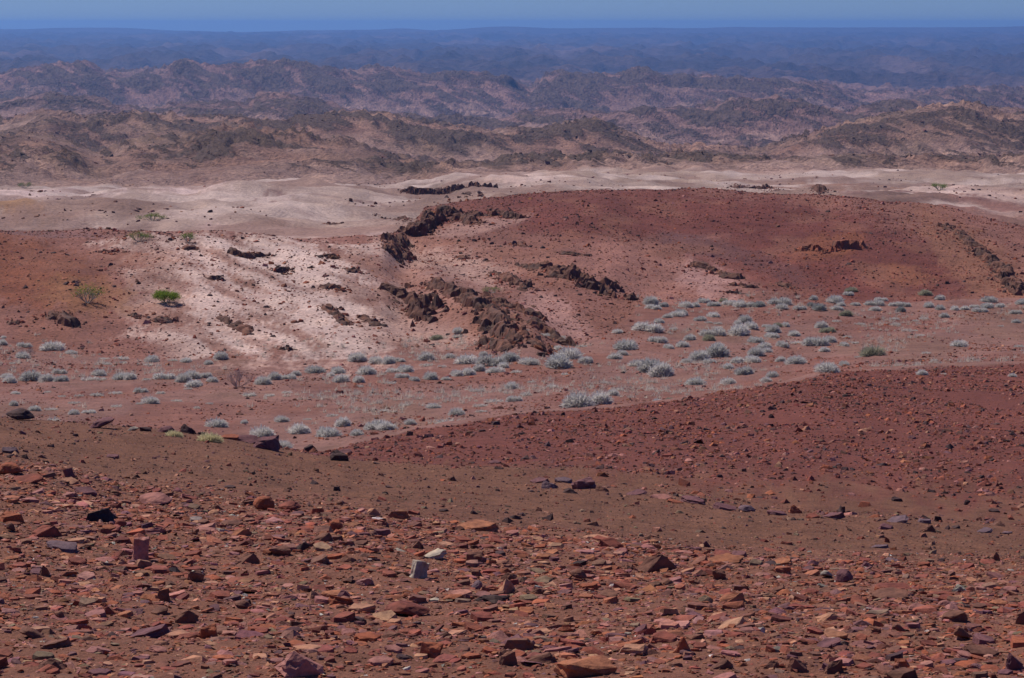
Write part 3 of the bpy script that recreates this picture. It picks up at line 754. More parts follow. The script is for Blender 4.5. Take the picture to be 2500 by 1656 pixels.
# ------------------------------------------------------------------ named rocks of the photograph
# (zoom window origin, scale) then (x, y bottom, width, height, tone, shape)
SC = 850.0 / 2367.0
FEAT = {
 (0, 960): [  # brown crest and left rubble
  (120,192,232,95,'dark','round'),(12,160,50,62,'dark','round'),(690,246,265,82,'purple','round'),(905,258,92,34,'grey','round'),(985,262,84,34,'dark','block'),
  (1125,272,140,52,'purple','round'),(1275,278,110,70,'dark','wedge'),(1370,288,70,26,'dark','block'),(1555,318,210,52,'rust','slab'),(1680,342,190,70,'purple','slab'),(1805,388,180,102,'purple','block'),
  (2100,405,104,52,'dark','block'),(2305,462,130,66,'dark','block'),(2345,415,110,44,'purple','slab'),(58,412,135,64,'bluish','slab'),(760,444,112,40,'purple','slab'),
  (515,296,46,22,'dark','block'),(352,500,72,22,'purple','slab'),(475,585,88,68,'purple','upright'),(465,620,165,52,'tan','slab'),(180,612,235,64,'red','slab'),(60,560,190,90,'rust','round'),
  (575,692,190,60,'purple','slab'),(1040,764,305,94,'pink','round'),(1785,798,180,112,'rust','round'),(1965,808,190,76,'red','round'),(670,888,225,108,'black','block'),
  (310,985,225,110,'red','wedge'),(80,885,165,76,'rust','block'),(62,945,82,62,'dark','round'),(1475,800,84,60,'dark','wedge'),(1570,905,175,58,'brown','slab'),(820,912,98,62,'red','round'),(1560,650,96,34,'dark','slab'),(2290,668,56,36,'dark','block'),
  (1640,975,160,72,'orange','wedge'),(1470,830,130,50,'tan','wedge'),(2305,762,56,30,'dark','wedge')],
 (0, 1200): [
  (950,490,140,172,'pink','upright'),(420,412,260,92,'bluish','slab'),(525,508,178,76,'red','slab'),(1330,618,102,88,'dark','block'),(1105,762,112,104,'brown','block'),
  (850,862,145,70,'orange','slab'),(728,842,105,86,'red','wedge'),(1265,900,180,108,'brown','wedge'),(1000,1002,325,130,'purple','slab'),(200,1005,205,92,'brown','round'),(372,1072,235,104,'brown','slab'),
  (355,1220,225,100,'dark','wedge'),(668,1258,205,72,'purple','slab'),(1682,500,172,100,'brown','wedge'),(1900,438,145,66,'dark','block'),(1340,1160,195,76,'brown','slab'),(2015,1062,178,72,'rust','slab'),
  (2040,1262,400,200,'pink','wedge'),(1560,1186,130,62,'pink','slab'),(1070,1100,145,66,'pink','slab'),(1420,1002,124,96,'rust','block'),(2280,272,124,84,'rust','round'),(2190,350,185,82,'brown','wedge'),
  (1310,444,150,52,'red','slab'),(2270,730,195,76,'orange','slab'),(75,468,135,36,'orange','slab'),(975,522,118,56,'tan','block'),(830,512,95,62,'tan','wedge'),(300,580,80,84,'dark','wedge'),(395,870,88,62,'brown','round'),
  (1080,840,150,60,'brown','slab'),(2140,740,110,70,'tan','wedge'),(1640,800,150,66,'brown','round')],
 (820, 1200): [
  (960,268,325,82,'orange','slab'),(420,188,160,66,'orange','block'),(240,165,140,60,'tan','wedge'),(670,466,212,78,'palegrey','slab'),(562,598,155,122,'palegrey','upright'),(940,492,122,82,'brown','block'),
  (2175,562,300,160,'brown','wedge'),(1172,698,136,108,'tan','wedge'),(958,672,92,76,'bluish','round'),(1380,702,134,66,'dark','wedge'),(1180,606,124,64,'dark','wedge'),(950,578,90,50,'dark','block'),(480,856,355,136,'red','round'),
  (178,826,245,92,'tan','slab'),(395,906,132,52,'tan','slab'),(1245,1088,220,115,'brown','block'),(1400,968,158,46,'tan','slab'),(640,1132,155,112,'rust','block'),(385,1098,158,72,'pink','slab'),(300,1188,205,82,'pink','slab'),
  (925,1142,185,64,'rust','slab'),(1165,1188,122,114,'brown','block'),(1410,1168,215,94,'brown','wedge'),(1705,1285,390,145,'orange','block'),(2240,1030,262,92,'red','slab'),(2020,1112,195,74,'tan','block'),(2090,1036,134,74,'pink','wedge'),
  (1780,328,205,54,'tan','slab'),(1865,392,205,86,'red','slab'),(1405,462,134,54,'orange','slab'),(935,368,112,54,'rust','slab'),(560,392,82,62,'dark','wedge'),(170,368,142,52,'brown','slab'),(80,485,120,56,'dark','wedge'),
  (1800,734,125,42,'red','slab'),(1575,800,96,52,'brown','slab'),(735,1002,148,66,'brown','wedge'),(1640,606,150,84,'brown','round'),(1372,560,152,54,'olive','slab'),(60,740,140,84,'purple','wedge'),(1740,480,110,58,'orange','wedge')],
 (1650, 1200): [
  (1150,625,156,108,'purple','round'),(1025,592,104,62,'grey','round'),(1490,748,355,108,'brown','slab'),(1490,668,290,56,'red','slab'),(380,770,245,98,'orange','wedge'),(205,756,112,56,'olive','wedge'),
  (700,704,116,64,'brown','block'),(300,602,92,74,'dark','block'),(120,628,94,44,'dark','slab'),(1020,690,116,44,'dark','slab'),(1280,768,86,56,'rust','round'),(1650,826,195,78,'pink','slab'),(1830,796,115,66,'pink','round'),
  (2195,782,155,62,'orange','slab'),(1910,890,205,112,'brown','slab'),(1515,966,108,78,'brown','round'),(1365,968,68,46,'dark','block'),(1950,1018,124,114,'dark','round'),(1300,1072,255,64,'pink','slab'),
  (1550,1048,124,48,'orange','slab'),(1725,1056,155,52,'red','slab'),(2080,1135,315,128,'brown','slab'),(2310,1225,145,150,'purple','wedge'),(1970,1142,155,72,'pink','slab'),(1550,1102,205,40,'red','slab'),(1540,1198,112,64,'rust','block'),
  (1070,1245,155,120,'black','wedge'),(830,1235,165,132,'brown','wedge'),(665,1205,124,66,'brown','wedge'),(320,1215,175,88,'dark','wedge'),(48,1105,115,126,'rust','wedge'),(570,966,84,52,'white','wedge'),(1050,880,215,70,'tan','wedge'),(2350,910,74,110,'dark','block'),
  (205,382,74,54,'purple','wedge'),(430,446,136,62,'purple','slab'),(545,506,134,54,'olive','slab'),(330,492,310,66,'orange','slab'),(1390,388,136,44,'bluish','slab'),(1437,352,46,42,'rust','wedge'),(2170,476,94,72,'brown','wedge'),(2125,492,165,40,'red','slab'),(735,506,190,66,'orange','slab'),(1300,518,90,48,'purple','wedge'),(1470,478,110,36,'bluish','slab')],
 (820, 960): [
  (1455,652,118,62,'bluish','wedge'),(1385,612,150,46,'purple','slab'),(1545,612,156,56,'bluish','slab'),(1685,655,152,78,'purple','block'),(1590,684,112,44,'dark','wedge'),(1810,670,98,46,'brown','wedge'),
  (2045,696,185,46,'purple','slab'),(2210,722,165,42,'pink','slab'),(2310,752,150,34,'rust','slab'),(785,598,62,36,'brown','block'),(730,808,78,30,'dark','slab'),(938,826,62,34,'dark','wedge'),(1215,858,100,36,'dark','wedge'),(1420,864,50,24,'dark','block'),(330,688,54,24,'dark','wedge'),(362,646,70,22,'dark','slab'),
  (275,484,58,18,'dark','slab'),(1080,482,100,34,'purple','slab'),(1355,140,46,24,'dark','round'),(990,264,60,20,'dark','block')],
 (1650, 960): [
  (125,756,225,66,'purple','slab'),(330,800,205,62,'purple','slab'),(480,812,145,62,'bluish','round'),(690,834,165,48,'purple','slab'),(815,822,112,62,'rust','wedge'),(935,852,110,44,'red','slab'),(1075,858,175,76,'purple','slab'),
  (1135,830,42,56,'dark','upright'),(1500,882,225,48,'bluish','slab'),(1690,888,114,50,'bluish','slab'),(1785,876,58,48,'dark','block'),(1430,930,135,54,'purple','slab'),(1722,946,106,58,'brown','wedge'),(1900,922,92,26,'dark','slab'),
  (2105,952,146,42,'bluish','slab'),(2255,958,84,30,'bluish','slab'),(1505,738,78,32,'dark','block'),(1985,764,58,42,'dark','round'),(2170,812,96,32,'dark','slab'),(650,172,44,34,'dark','wedge'),(295,576,52,24,'dark','block')],
}
ORD = ['first', 'second', 'third', 'fourth', 'fifth', 'sixth', 'seventh', 'eighth', 'ninth', 'tenth', 'eleventh', 'twelfth', 'thirteenth', 'fourteenth', 'fifteenth', 'sixteenth', 'seventeenth', 'eighteenth', 'nineteenth', 'twentieth']
def ordinal(i, n):
    if n == 1: return ''
    if i == 0: return 'leftmost'
    if i == n - 1: return 'rightmost'
    return ORD[i] + ' from left' if i < len(ORD) else '%dth from left' % (i + 1)

named = []
for (ox, oy), lst in FEAT.items():
    for (x, yb, w, hgt, tone, shape) in lst:
        named.append((ox + x * SC, oy + yb * SC, w * SC, hgt * SC, tone, shape))
recs = []
for (u, v, w, hgt, tone, shape) in named:
    vq = min(v, 1652)
    X_, Y_, Z_ = hit(u, vq - 0.06 * hgt)
    if v > 1652:                                   # foot of the rock lies below the frame
        Y_ -= (v - 1652) / 1656 * 3.0; X_ = Y_ * azim(u, v); Z_ = float(zat([X_], [Y_])[0])
    if Y_ < 24 and tone == 'dark': tone = 'brown'
    if Y_ < 24 and tone == 'black' and v > 1400: tone = 'brown'
    if v < 1100 and Y_ > 60 and v > 1000 and u < 900: continue
    s = Y_ / F
    wid = w * s
    dep = wid * (0.85 if shape == 'round' else 0.7)
    sinp = abs(tanel(v))
    ht = max(hgt * s * 0.45, hgt * s - 0.55 * sinp * dep)
    if shape == 'slab': ht *= 0.62
    if shape == 'wedge': ht *= 0.9
    recs.append(dict(u=u, v=v, w=w, h=hgt, tone=tone, shape=shape, loc=(X_, Y_ + 0.30 * dep, 0), dim=(wid, dep, ht), dist=Y_))
def region(r):
    u, v, d_ = r['u'], r['v'], r['dist']
    if d_ < 24:
        row = 'at far edge of rubble' if v < 1310 else ('amid the rubble' if v < 1480 else 'at near edge of rubble')
        side = 'left' if u < 833 else ('centre' if u < 1666 else 'right')
        return row + ', ' + side
    if u < 900 and v < 1140: return 'on the brown mound crest'
    if u > 1150 and v > 1130: return 'in the rock row across brown gravel'
    return 'on bare brown gravel'
from collections import defaultdict
groups_ = defaultdict(list)
for r in recs:
    size = r['w']
    r['size'] = 'big' if size > 80 else ('' if size > 40 else 'small')
    r['key'] = ' '.join(t for t in (r['size'], WORD[r['tone']], SHAPE[r['shape']]) if t) + ' ' + region(r)
    groups_[r['key']].append(r)
for k, l in groups_.items():
    l.sort(key=lambda r: r['u'])
    for i, r in enumerate(l):
        o_ = ordinal(i, len(l))
        r['label'] = (k + ', ' + o_) if o_ else k
for i, r in enumerate(recs):
    q = random.Random(3000 + i)
    me = q.choice(ROCKS[r['shape']])
    big = r['w'] > 45
    o = link('boulder' if big else 'rock', me, label=r['label'], category='boulder' if big else 'rock', group='named rocks of the stony slopes')
    X_, Y_, _z = r['loc']
    yaw = q.uniform(-0.5, 0.5) + (math.pi if q.random() < 0.5 else 0)
    d_ = r['dim']
    zz = float(zat([X_], [Y_])[0])
    if r['dist'] > 30: zz = max(zz, float(zat([X_ * r['dist'] / Y_], [r['dist']])[0]) - 0.02)
    o.scale = (d_[0], d_[1], d_[2] * 1.18)
    tl = {'slab': 0.20, 'wedge': 0.10, 'block': 0.06, 'round': 0.05, 'upright': -0.12}[r['shape']] + q.gauss(0, 0.07)
    o.rotation_euler = (Matrix.Rotation(tl, 3, 'X') @ Matrix.Rotation(q.gauss(0, 0.13), 3, 'Y') @ Matrix.Rotation(yaw, 3, 'Z')).to_euler()
    o.location = (X_, Y_, zz - d_[2] * 0.10)
    t = TONES[r['tone']]; j = q.uniform(0.9, 1.1)
    o.color = (t[0] * j, t[1] * j, t[2] * j, 1)
r_xy = np.array([(r['loc'][0], r['loc'][1], max(r['dim'][0], r['dim'][1]) * 0.5) for r in recs])

# ------------------------------------------------------------------ loose stones: the largest singly, the rest as masses
PAL = [('red', 26), ('rust', 24), ('orange', 7), ('brown', 24), ('purple', 7), ('pink', 15), ('tan', 8), ('dark', 2), ('grey', 0.5), ('white', 0.3), ('olive', 3)]
def palette(n, wts, jit=0.16):
    names = [a for a, _ in wts]; p = np.array([b for _, b in wts], float); p /= p.sum()
    k = rng.choice(len(names), n, p=p)
    c = np.array([TONES[a] for a in names])[k]
    return k, np.clip(c * (1 + jit * rng.standard_normal((n, 1))) * (1 + 0.05 * rng.standard_normal((n, 3))), 0.01, 0.8)
def merge(protos, px, py, size, flat, cols, sink=0.25, tilt=0.22, asp=(0.55, 1.0)):
    n = len(px)
    pid = rng.integers(0, len(protos), n)
    yaw = rng.random(n) * 6.283
    tx, ty = rng.normal(0, tilt, n), rng.normal(0, tilt, n)
    sy = size * rng.uniform(*asp, n); sz = size * flat
    z = zat(px, py)
    V, Fc, Cc = [], [], []; off = 0
    for k, (pv, pf) in enumerate(protos):
        s = np.where(pid == k)[0]
        if not len(s): continue
        v = pv[None] * np.stack([size[s], sy[s], sz[s]], -1)[:, None, :]
        v[..., 2] -= (sz[s] * sink)[:, None]
        v[..., 2] += v[..., 0] * np.tan(tx[s])[:, None] + v[..., 1] * np.tan(ty[s])[:, None]
        c, sn_ = np.cos(yaw[s])[:, None], np.sin(yaw[s])[:, None]
        X_ = v[..., 0] * c - v[..., 1] * sn_ + px[s][:, None]
        Y_ = v[..., 0] * sn_ + v[..., 1] * c + py[s][:, None]
        Z_ = v[..., 2] + z[s][:, None]
        V.append(np.stack([X_, Y_, Z_], -1).reshape(-1, 3))
        Fc.append((pf[None] + (np.arange(len(s)) * len(pv))[:, None, None] + off).reshape(-1, 3))
        Cc.append(np.repeat(cols[s], len(pv), 0)); off += len(s) * len(pv)
    return np.concatenate(V), np.concatenate(Fc), np.concatenate(Cc)
def area_sample(n, y0, y1, a0=-0.27, a1=0.27):
    y = np.sqrt(rng.random(n) * (y1**2 - y0**2) + y0**2)
    a = rng.uniform(a0, a1, n)
    return a * y, y
def near_sample(n, y0, y1, slope=0.19, extra=1.9):
    """even cover of the near ground, a little wider than the view, thinner outside it"""
    y = rng.uniform(y0, y1, n * 2); x = rng.uniform(-1, 1, n * 2) * (slope * y1 + extra)
    k = (np.abs(x) < slope * y + extra) & ((np.abs(x) < 0.185 * y) | (rng.random(n * 2) < 0.7))
    return x[k][:n], y[k][:n]
def band_limits(x, y, k):
    """distance of the k-th terrain line along the ray to each point"""
    return np.interp(x / y, A, YK[k])
def stuff(name, label, V, Fc, Cc, mat):
    return link(name, mesh_np(name, V, Fc, Cc, 'tone'), mat, kind='stuff', label=label)

# foreground rubble
px, py = near_sample(66000, 9.3, 24.0)
lim = band_limits(px, py, 3)
edge = lim * (1 + 0.06 * fbm(px * 0.9, py * 0.3, 301, 3))
keep = (py < edge) | (rng.random(len(px)) < 0.05)
cl = fbm(px * 0.8, py * 0.8, 305, 3)
keep &= rng.random(len(px)) < 0.75 + 0.5 * cl
px, py = px[keep], py[keep]
sz = 0.026 * (1 - rng.random(len(px)) * 0.985) ** -0.43
sz = np.clip(sz, 0.022, 0.14)
order = np.argsort(-sz * (np.abs(px / py) < 0.178))
dmin = np.array([np.min(np.hypot(px[i] - r_xy[:, 0], py[i] - r_xy[:, 1]) - r_xy[:, 2]) for i in order[:400]])
singles = [i for i, dm in zip(order[:400], dmin) if dm > sz[i] * 0.4 and py[i] > 10.6][:300 - len(recs)] if len(recs) < 300 else []
kk, cc = palette(len(px), PAL)
dzs = zat(px, py)
sg = defaultdict(list); slab_ = {}
names_ = [a for a, _ in PAL]
for c_, i in enumerate(singles):
    q = random.Random(5000 + c_)
    shp = q.choice(['slab', 'slab', 'wedge', 'block'])
    uu, vv = proj_uv(px[i], py[i], dzs[i])
    kx = 'loose %s %s %s' % (WORD[names_[kk[i]]], {'slab': 'flake', 'wedge': 'chip', 'block': 'lump'}[shp], region(dict(u=uu, v=vv, dist=15)))
    sg[kx].append((uu, c_)); slab_[c_] = (shp, kx)
slb = {}
for kx, l in sg.items():
    l.sort()
    for n_, (uu, c_) in enumerate(l):
        od = ordinal(n_, len(l)); slb[c_] = kx + (', ' + od if od else '')
for c_, i in enumerate(singles):
    q = random.Random(5000 + c_)
    shp = q.choice(['slab', 'slab', 'wedge', 'block'])
    me = q.choice(ROCKS[shp])
    o = link('stone', me, label=slb[c_], category='stone', group='small loose stones of the foreground rubble')
    s = float(sz[i])
    o.scale = (s, s * q.uniform(.6, .95), s * q.uniform(.15, .34))
    o.rotation_euler = (q.uniform(-.2, .2), q.uniform(-.2, .2), q.uniform(0, 6.28))
    o.location = (float(px[i]), float(py[i]), float(dzs[i]) - 0.05 * s)
    o.color = (*[float(v) for v in cc[i]], 1)
rest = np.ones(len(px), bool); rest[singles] = False
fl = rng.uniform(0.10, 0.33, len(px))
parts_ = []
for sel_, pr_ in ((rest & (sz >= 0.042), SIMPLE), (rest & (sz < 0.042), SMALL)):
    parts_.append(merge(pr_, px[sel_], py[sel_], sz[sel_], fl[sel_], cc[sel_], 0.22, 0.14))
off_ = len(parts_[0][0])
V, Fc, Cc = np.concatenate([parts_[0][0], parts_[1][0]]), np.concatenate([parts_[0][1], parts_[1][1] + off_]), np.concatenate([parts_[0][2], parts_[1][2]])
stuff('loose_stones', 'small loose red and brown stones covering the foreground slope', V, Fc, Cc, M_STUFF)
px, py = near_sample(58000, 9.3, 24.0)
keep = (py < band_limits(px, py, 3) * 1.03) | (rng.random(len(px)) < 0.35)
px, py = px[keep], py[keep]
sz = 0.011 + 0.032 * rng.random(len(px)) ** 1.6
_, cc = palette(len(px), PAL + [('tan', 14), ('white', 1.5), ('pink', 10)], 0.25)
V, Fc, Cc = merge(TINY, px, py, sz, rng.uniform(0.18, 0.45, len(px)), cc, 0.2)
stuff('gravel', 'fine gravel between the stones of the foreground rubble', V, Fc, Cc, M_STUFF)

# brown mound: fine gravel and scattered dark stones
px, py = area_sample(24000, 20.5, 62.0, -0.25, 0.25)
keep = (py > band_limits(px, py, 3)) & (py < band_limits(px, py, 5) * 1.1)
px, py = px[keep], py[keep]
sz = np.clip(0.024 * (1 - rng.random(len(px)) * 0.99) ** -0.42, 0.02, 0.16)
_, cc = palette(len(px), [('brown', 30), ('dark', 14), ('red', 16), ('purple', 8), ('olive', 14), ('tan', 9), ('rust', 8)])
V, Fc, Cc = merge(SMALL, px, py, sz, rng.uniform(0.25, 0.5, len(px)), cc)
stuff('gravel_stones', 'scattered dark and brown stones on the gravel slope behind the rubble', V, Fc, Cc, M_STUFF)

# red slope on the right
px, py = area_sample(54000, 38, 122, -0.09, 0.24)
l0, l1 = band_limits(px, py, 5), band_limits(px, py, 6)
dn = fbm(px / 4, py / 9, 311, 3)
t_ = np.clip((py - l0) / (l1 - l0), -1, 2)
keep = (t_ > 0) & (t_ < 1.0) & (rng.random(len(px)) < np.clip((0.25 + 1.6 * sstep(0.05, 0.3, t_)) * (0.75 + 0.9 * dn), 0.05, 1))
px, py = px[keep], py[keep]
sz = np.clip(0.062 * (1 - rng.random(len(px)) * 0.99) ** -0.40, 0.05, 0.30)
_, cc = palette(len(px), [('red', 36), ('rust', 18), ('brown', 16), ('pink', 12), ('purple', 7), ('dark', 13), ('tan', 3), ('orange', 4)])
V, Fc, Cc = merge(SMALL, px, py, sz, rng.uniform(0.2, 0.45, len(px)), cc)
stuff('slope_stones', 'red broken stones covering the slope on the right', V, Fc, Cc, M_STUFF)

# wash
px, py = area_sample(46000, 104, 206, -0.24, 0.24)
l0, l1 = band_limits(px, py, 7), band_limits(px, py, 9)
dn = fbm(px / 7, py / 14, 321, 4)
keep = (py > l0 * 0.95) & (py < l1) & (rng.random(len(px)) < sstep(-0.25, 0.5, dn) * 0.9 + 0.10)
px, py = px[keep], py[keep]
sz = np.clip(0.10 * (1 - rng.random(len(px)) * 0.99) ** -0.36, 0.09, 0.5)
_, cc = palette(len(px), [('red', 26), ('rust', 26), ('brown', 18), ('pink', 12), ('dark', 10), ('tan', 6), ('orange', 6)])
V, Fc, Cc = merge(SMALL, px, py, sz, rng.uniform(0.2, 0.45, len(px)), cc)
stuff('wash_stones', 'reddish stones strewn over the floor of the dry wash', V, Fc, Cc, M_STUFF_FAR)

# pale slope and red hill
px, py = area_sample(64000, 158, 290, -0.24, 0.24)
l0, l1 = band_limits(px, py, 9), band_limits(px, py, 10)
dn = fbm(px / 9, py / 14, 331, 4)
isleft = px < -2
keep = (py > l0) & (py < l1 * 1.05) & (rng.random(len(px)) < np.where(isleft, 0.35 + 0.6 * sstep(-0.2, 0.5, dn), 0.5 + 0.5 * sstep(-0.3, 0.5, dn)))
px, py = px[keep], py[keep]
sz = np.clip(0.13 * (1 - rng.random(len(px)) * 0.99) ** -0.36, 0.11, 0.6)
_, c1 = palette(len(px), [('red', 14), ('rust', 18), ('brown', 26), ('dark', 22), ('pink', 8), ('orange', 5)])
_, c2 = palette(len(px), [('red', 40), ('rust', 20), ('brown', 12), ('dark', 16), ('purple', 6), ('pink', 5)])
cc = np.where((px < 8)[:, None], c1, c2)
V, Fc, Cc = merge(SMALL, px, py, sz, rng.uniform(0.2, 0.5, len(px)), cc)
stuff('hill_stones', 'small dark and red stones dotting the pale slope and the red hill', V, Fc, Cc, M_STUFF_FAR)

# rocks on the sand flats and the first hills
px, py = area_sample(9000, 330, 860)
dn = fbm(px / 30, py / 50, 341, 4)
keep = rng.random(len(px)) < sstep(0.0, 0.7, dn)
px, py = px[keep], py[keep]
sz = np.clip(0.32 * (1 - rng.random(len(px)) * 0.99) ** -0.4, 0.25, 0.95)
_, cc = palette(len(px), [('dark', 20), ('brown', 30), ('purple', 10), ('rust', 10), ('tan', 6)])
V, Fc, Cc = merge(SIMPLE, px, py, sz, rng.uniform(0.3, 0.6, len(px)), cc)
stuff('flat_rocks', 'dark rocks scattered over the pale sand flats', V, Fc, Cc, M_STUFF_FAR)
px, py = area_sample(60000, 860, 1900, -0.22, 0.22)
ii = np.clip(np.searchsorted(A, px / py), 0, NC - 1)
lo = np.zeros(len(px), int); hi_ = np.full(len(px), NR - 1)
for _ in range(12):
    mid = (lo + hi_) // 2; g = GY[mid, ii] <= py
    lo = np.where(g, mid, lo); hi_ = np.where(g, hi_, mid)
keep = rng.random(len(px)) < np.clip(DARK[lo, ii], 0, 1) * 0.3
px, py = px[keep], py[keep]
sz = np.clip(0.9 * (1 - rng.random(len(px)) * 0.99) ** -0.32, 0.8, 2.6)
_, cc = palette(len(px), [('dark', 20), ('brown', 40), ('olive', 10)])
V, Fc, Cc = merge(TINY, px, py, sz, rng.uniform(0.35, 0.75, len(px)), cc, 0.35)
stuff('hill_crags', 'dark crags breaking through the slopes of the first hills', V, Fc, Cc, M_STUFF_FAR)

# ------------------------------------------------------------------ rock outcrops on the far slope
BLOCKS = [detailed(k, 2000 + i) for i, k in enumerate(['wedge', 'block', 'slab', 'wedge', 'block', 'wedge', 'slab', 'block'])]
for me in BLOCKS: me.materials.append(M_CROP)
RUBBLE = []
def outcrop(label, strips, tone='dark', n_part=6, dens=1.0, hsc=1.0, seed=0):
    """strips: (u0, v0, u1, v1, width px, block px) at 2367 px width"""
    q = random.Random(8000 + seed)
    pts = []
    for (u0, v0, u1, v1, wd, bs) in strips:
        L = math.hypot(u1 - u0, v1 - v0)
        n = max(3, int(dens * (L + wd) * wd / (bs * bs) * 2.6))
        for _ in range(n):
            t = q.random(); e = q.gauss(0, 0.42)
            nx, ny = -(v1 - v0) / (L + 1e-6), (u1 - u0) / (L + 1e-6)
            fall = 1 - 0.45 * abs(2 * t - 1) ** 2
            u = u0 + (u1 - u0) * t + nx * e * wd * fall; v = v0 + (v1 - v0) * t + ny * e * wd * fall * 0.8
            s = bs * q.uniform(0.45, 1.25) * (1 - 0.4 * min(1, abs(e)))
            pts.append((u * K, v * K, s * K))
    c0 = hit(strips[0][0] * K, strips[0][1] * K)
    root = bpy.data.objects.new('rock_outcrop', None); COL.objects.link(root)
    root.location = c0; root.empty_display_size = 0.5
    root['label'] = label; root['category'] = 'outcrop'; root['group'] = 'rock outcrops of the far slope'
    pts.sort(key=lambda p: -p[2])
    base_t = np.array(TONES[tone]) * 1.25 if tone != 'dark' else np.array((0.100, 0.054, 0.040))
    kept = 0
    for i, (u, v, s) in enumerate(pts):
        if kept >= n_part * 2: break
        X_, Y_, Z_ = hit(u, v)
        if Y_ > c0[1] * 1.35 or Y_ < c0[1] * 0.75: continue
        kept += 1
        w = s * Y_ / F * (1.0 if kept < n_part else 0.7)
        colr = tuple(np.minimum(1, base_t * q.uniform(0.75, 1.6)))
        if q.random() < 0.35: colr = tuple(c * q.uniform(.7, 1.0) for c in TONES['brown'])
        if q.random() < 0.10: colr = tuple(c * q.uniform(.7, 1.0) for c in TONES['rust'])
        yaw = q.gauss(-0.5, 0.5); tlt = q.gauss(0.15, 0.25)
        dim = Vector((w * q.uniform(0.9, 1.5), w * q.uniform(0.8, 1.3), w * hsc * q.uniform(0.4, 0.8)))
        bk = link('block', q.choice(BLOCKS), parent=root)
        bk.matrix_local = Matrix.Translation((X_ - c0[0], Y_ - c0[1], Z_ - c0[2] - dim.z * 0.15)) @ Matrix.Rotation(yaw, 4, 'Z') @ Matrix.Rotation(tlt, 4, 'Y') @ Matrix.Rotation(q.gauss(0, .2), 4, 'X') @ Matrix.Diagonal((*dim, 1))
        bk.color = (*colr, 1)
    for si, (u0, v0, u1, v1, wd, bs) in enumerate(strips):
        p0 = np.array(hit(u0 * K, v0 * K)); p1 = np.array(hit(u1 * K, v1 * K))
        if abs(p1[1] / p0[1] - 1) > 0.3: p1 = np.array((p0[1] * azim(u1 * K, v1 * K), p0[1], p0[2]))
        Lw = np.hypot(*(p1 - p0)[:2]) + 0.1
        hw = wd * K * p0[1] / F * 1.55
        RUBBLE.append((p0, p1, hw, base_t))
        dx, dy = (p1 - p0)[:2] / Lw
        nl, nw = int(np.clip(Lw / 0.14, 24, 170)), 22
        ta, tb = np.meshgrid(np.linspace(-hw * 0.8, Lw + hw * 0.8, nl), np.linspace(-1, 1, nw), indexing='ij')
        tc_ = np.clip(np.minimum(ta + hw * 0.8, Lw + hw * 0.8 - ta) / (hw * 1.2), 0, 1)
        lat = tb * hw * (0.55 + 0.6 * (0.5 + fbm(ta / 1.7 + seed, tb * 0 + si, 351, 2)))
        X_ = p0[0] + dx * ta - dy * lat + 0.10 * fbm(ta * 1.3, lat * 1.3, 352, 2); Y_ = p0[1] + dy * ta + dx * lat + 0.15 * fbm(ta * 1.3 + 9, lat * 1.3, 353, 2)
        e_ = fbm(X_ / 1.1 + seed, Y_ / 1.7, 354, 3)
        c1 = np.floor((X_ + 0.45 * Y_) / 0.62 + 0.35 * e_); c2 = np.floor((Y_ - 0.3 * X_) / 1.0 + 0.35 * e_)
        hb = perlin(c1 * 0.37 + 0.13, c2 * 0.41 + 0.21 + seed, 357)
        c3 = np.floor((X_ + 0.45 * Y_) / 0.27); c4 = np.floor((Y_ - 0.3 * X_) / 0.5)
        hb2 = perlin(c3 * 0.37 + 0.13, c4 * 0.41 + 0.21, 358)
        prof = np.clip((1 - np.abs(tb) ** 1.5) * tc_ * 1.0 - 0.52 + 0.85 * e_ + 0.95 * hb + 0.75 * hb2, -0.5, 1.15)
        Z_ = zat(X_.ravel(), Y_.ravel()).reshape(X_.shape) + prof * hw * 0.44
        Z_ = np.where((np.abs(tb) > 0.99) | (tc_ < 0.02), Z_ - 0.5 * hw, Z_)
        tn = np.clip(0.5 + 0.9 * fbm(X_ * 1.1, Y_ * 0.8, 361, 3), 0, 1)[..., None]
        cl_ = base_t * (1 - tn) + np.array(TONES['brown']) * 1.05 * tn
        idx = np.arange(nl * nw).reshape(nl, nw)
        fc = np.stack([idx[:-1, :-1], idx[1:, :-1], idx[1:, 1:], idx[:-1, 1:]], -1).reshape(-1, 4)
        P = np.stack([X_, Y_, Z_], -1).reshape(-1, 3) - np.array(c0)
        link('bedrock', mesh_np('bedrock', P, fc, cl_.reshape(-1, 3), 'tone'), M_STUFF_FAR, parent=root)
    return root
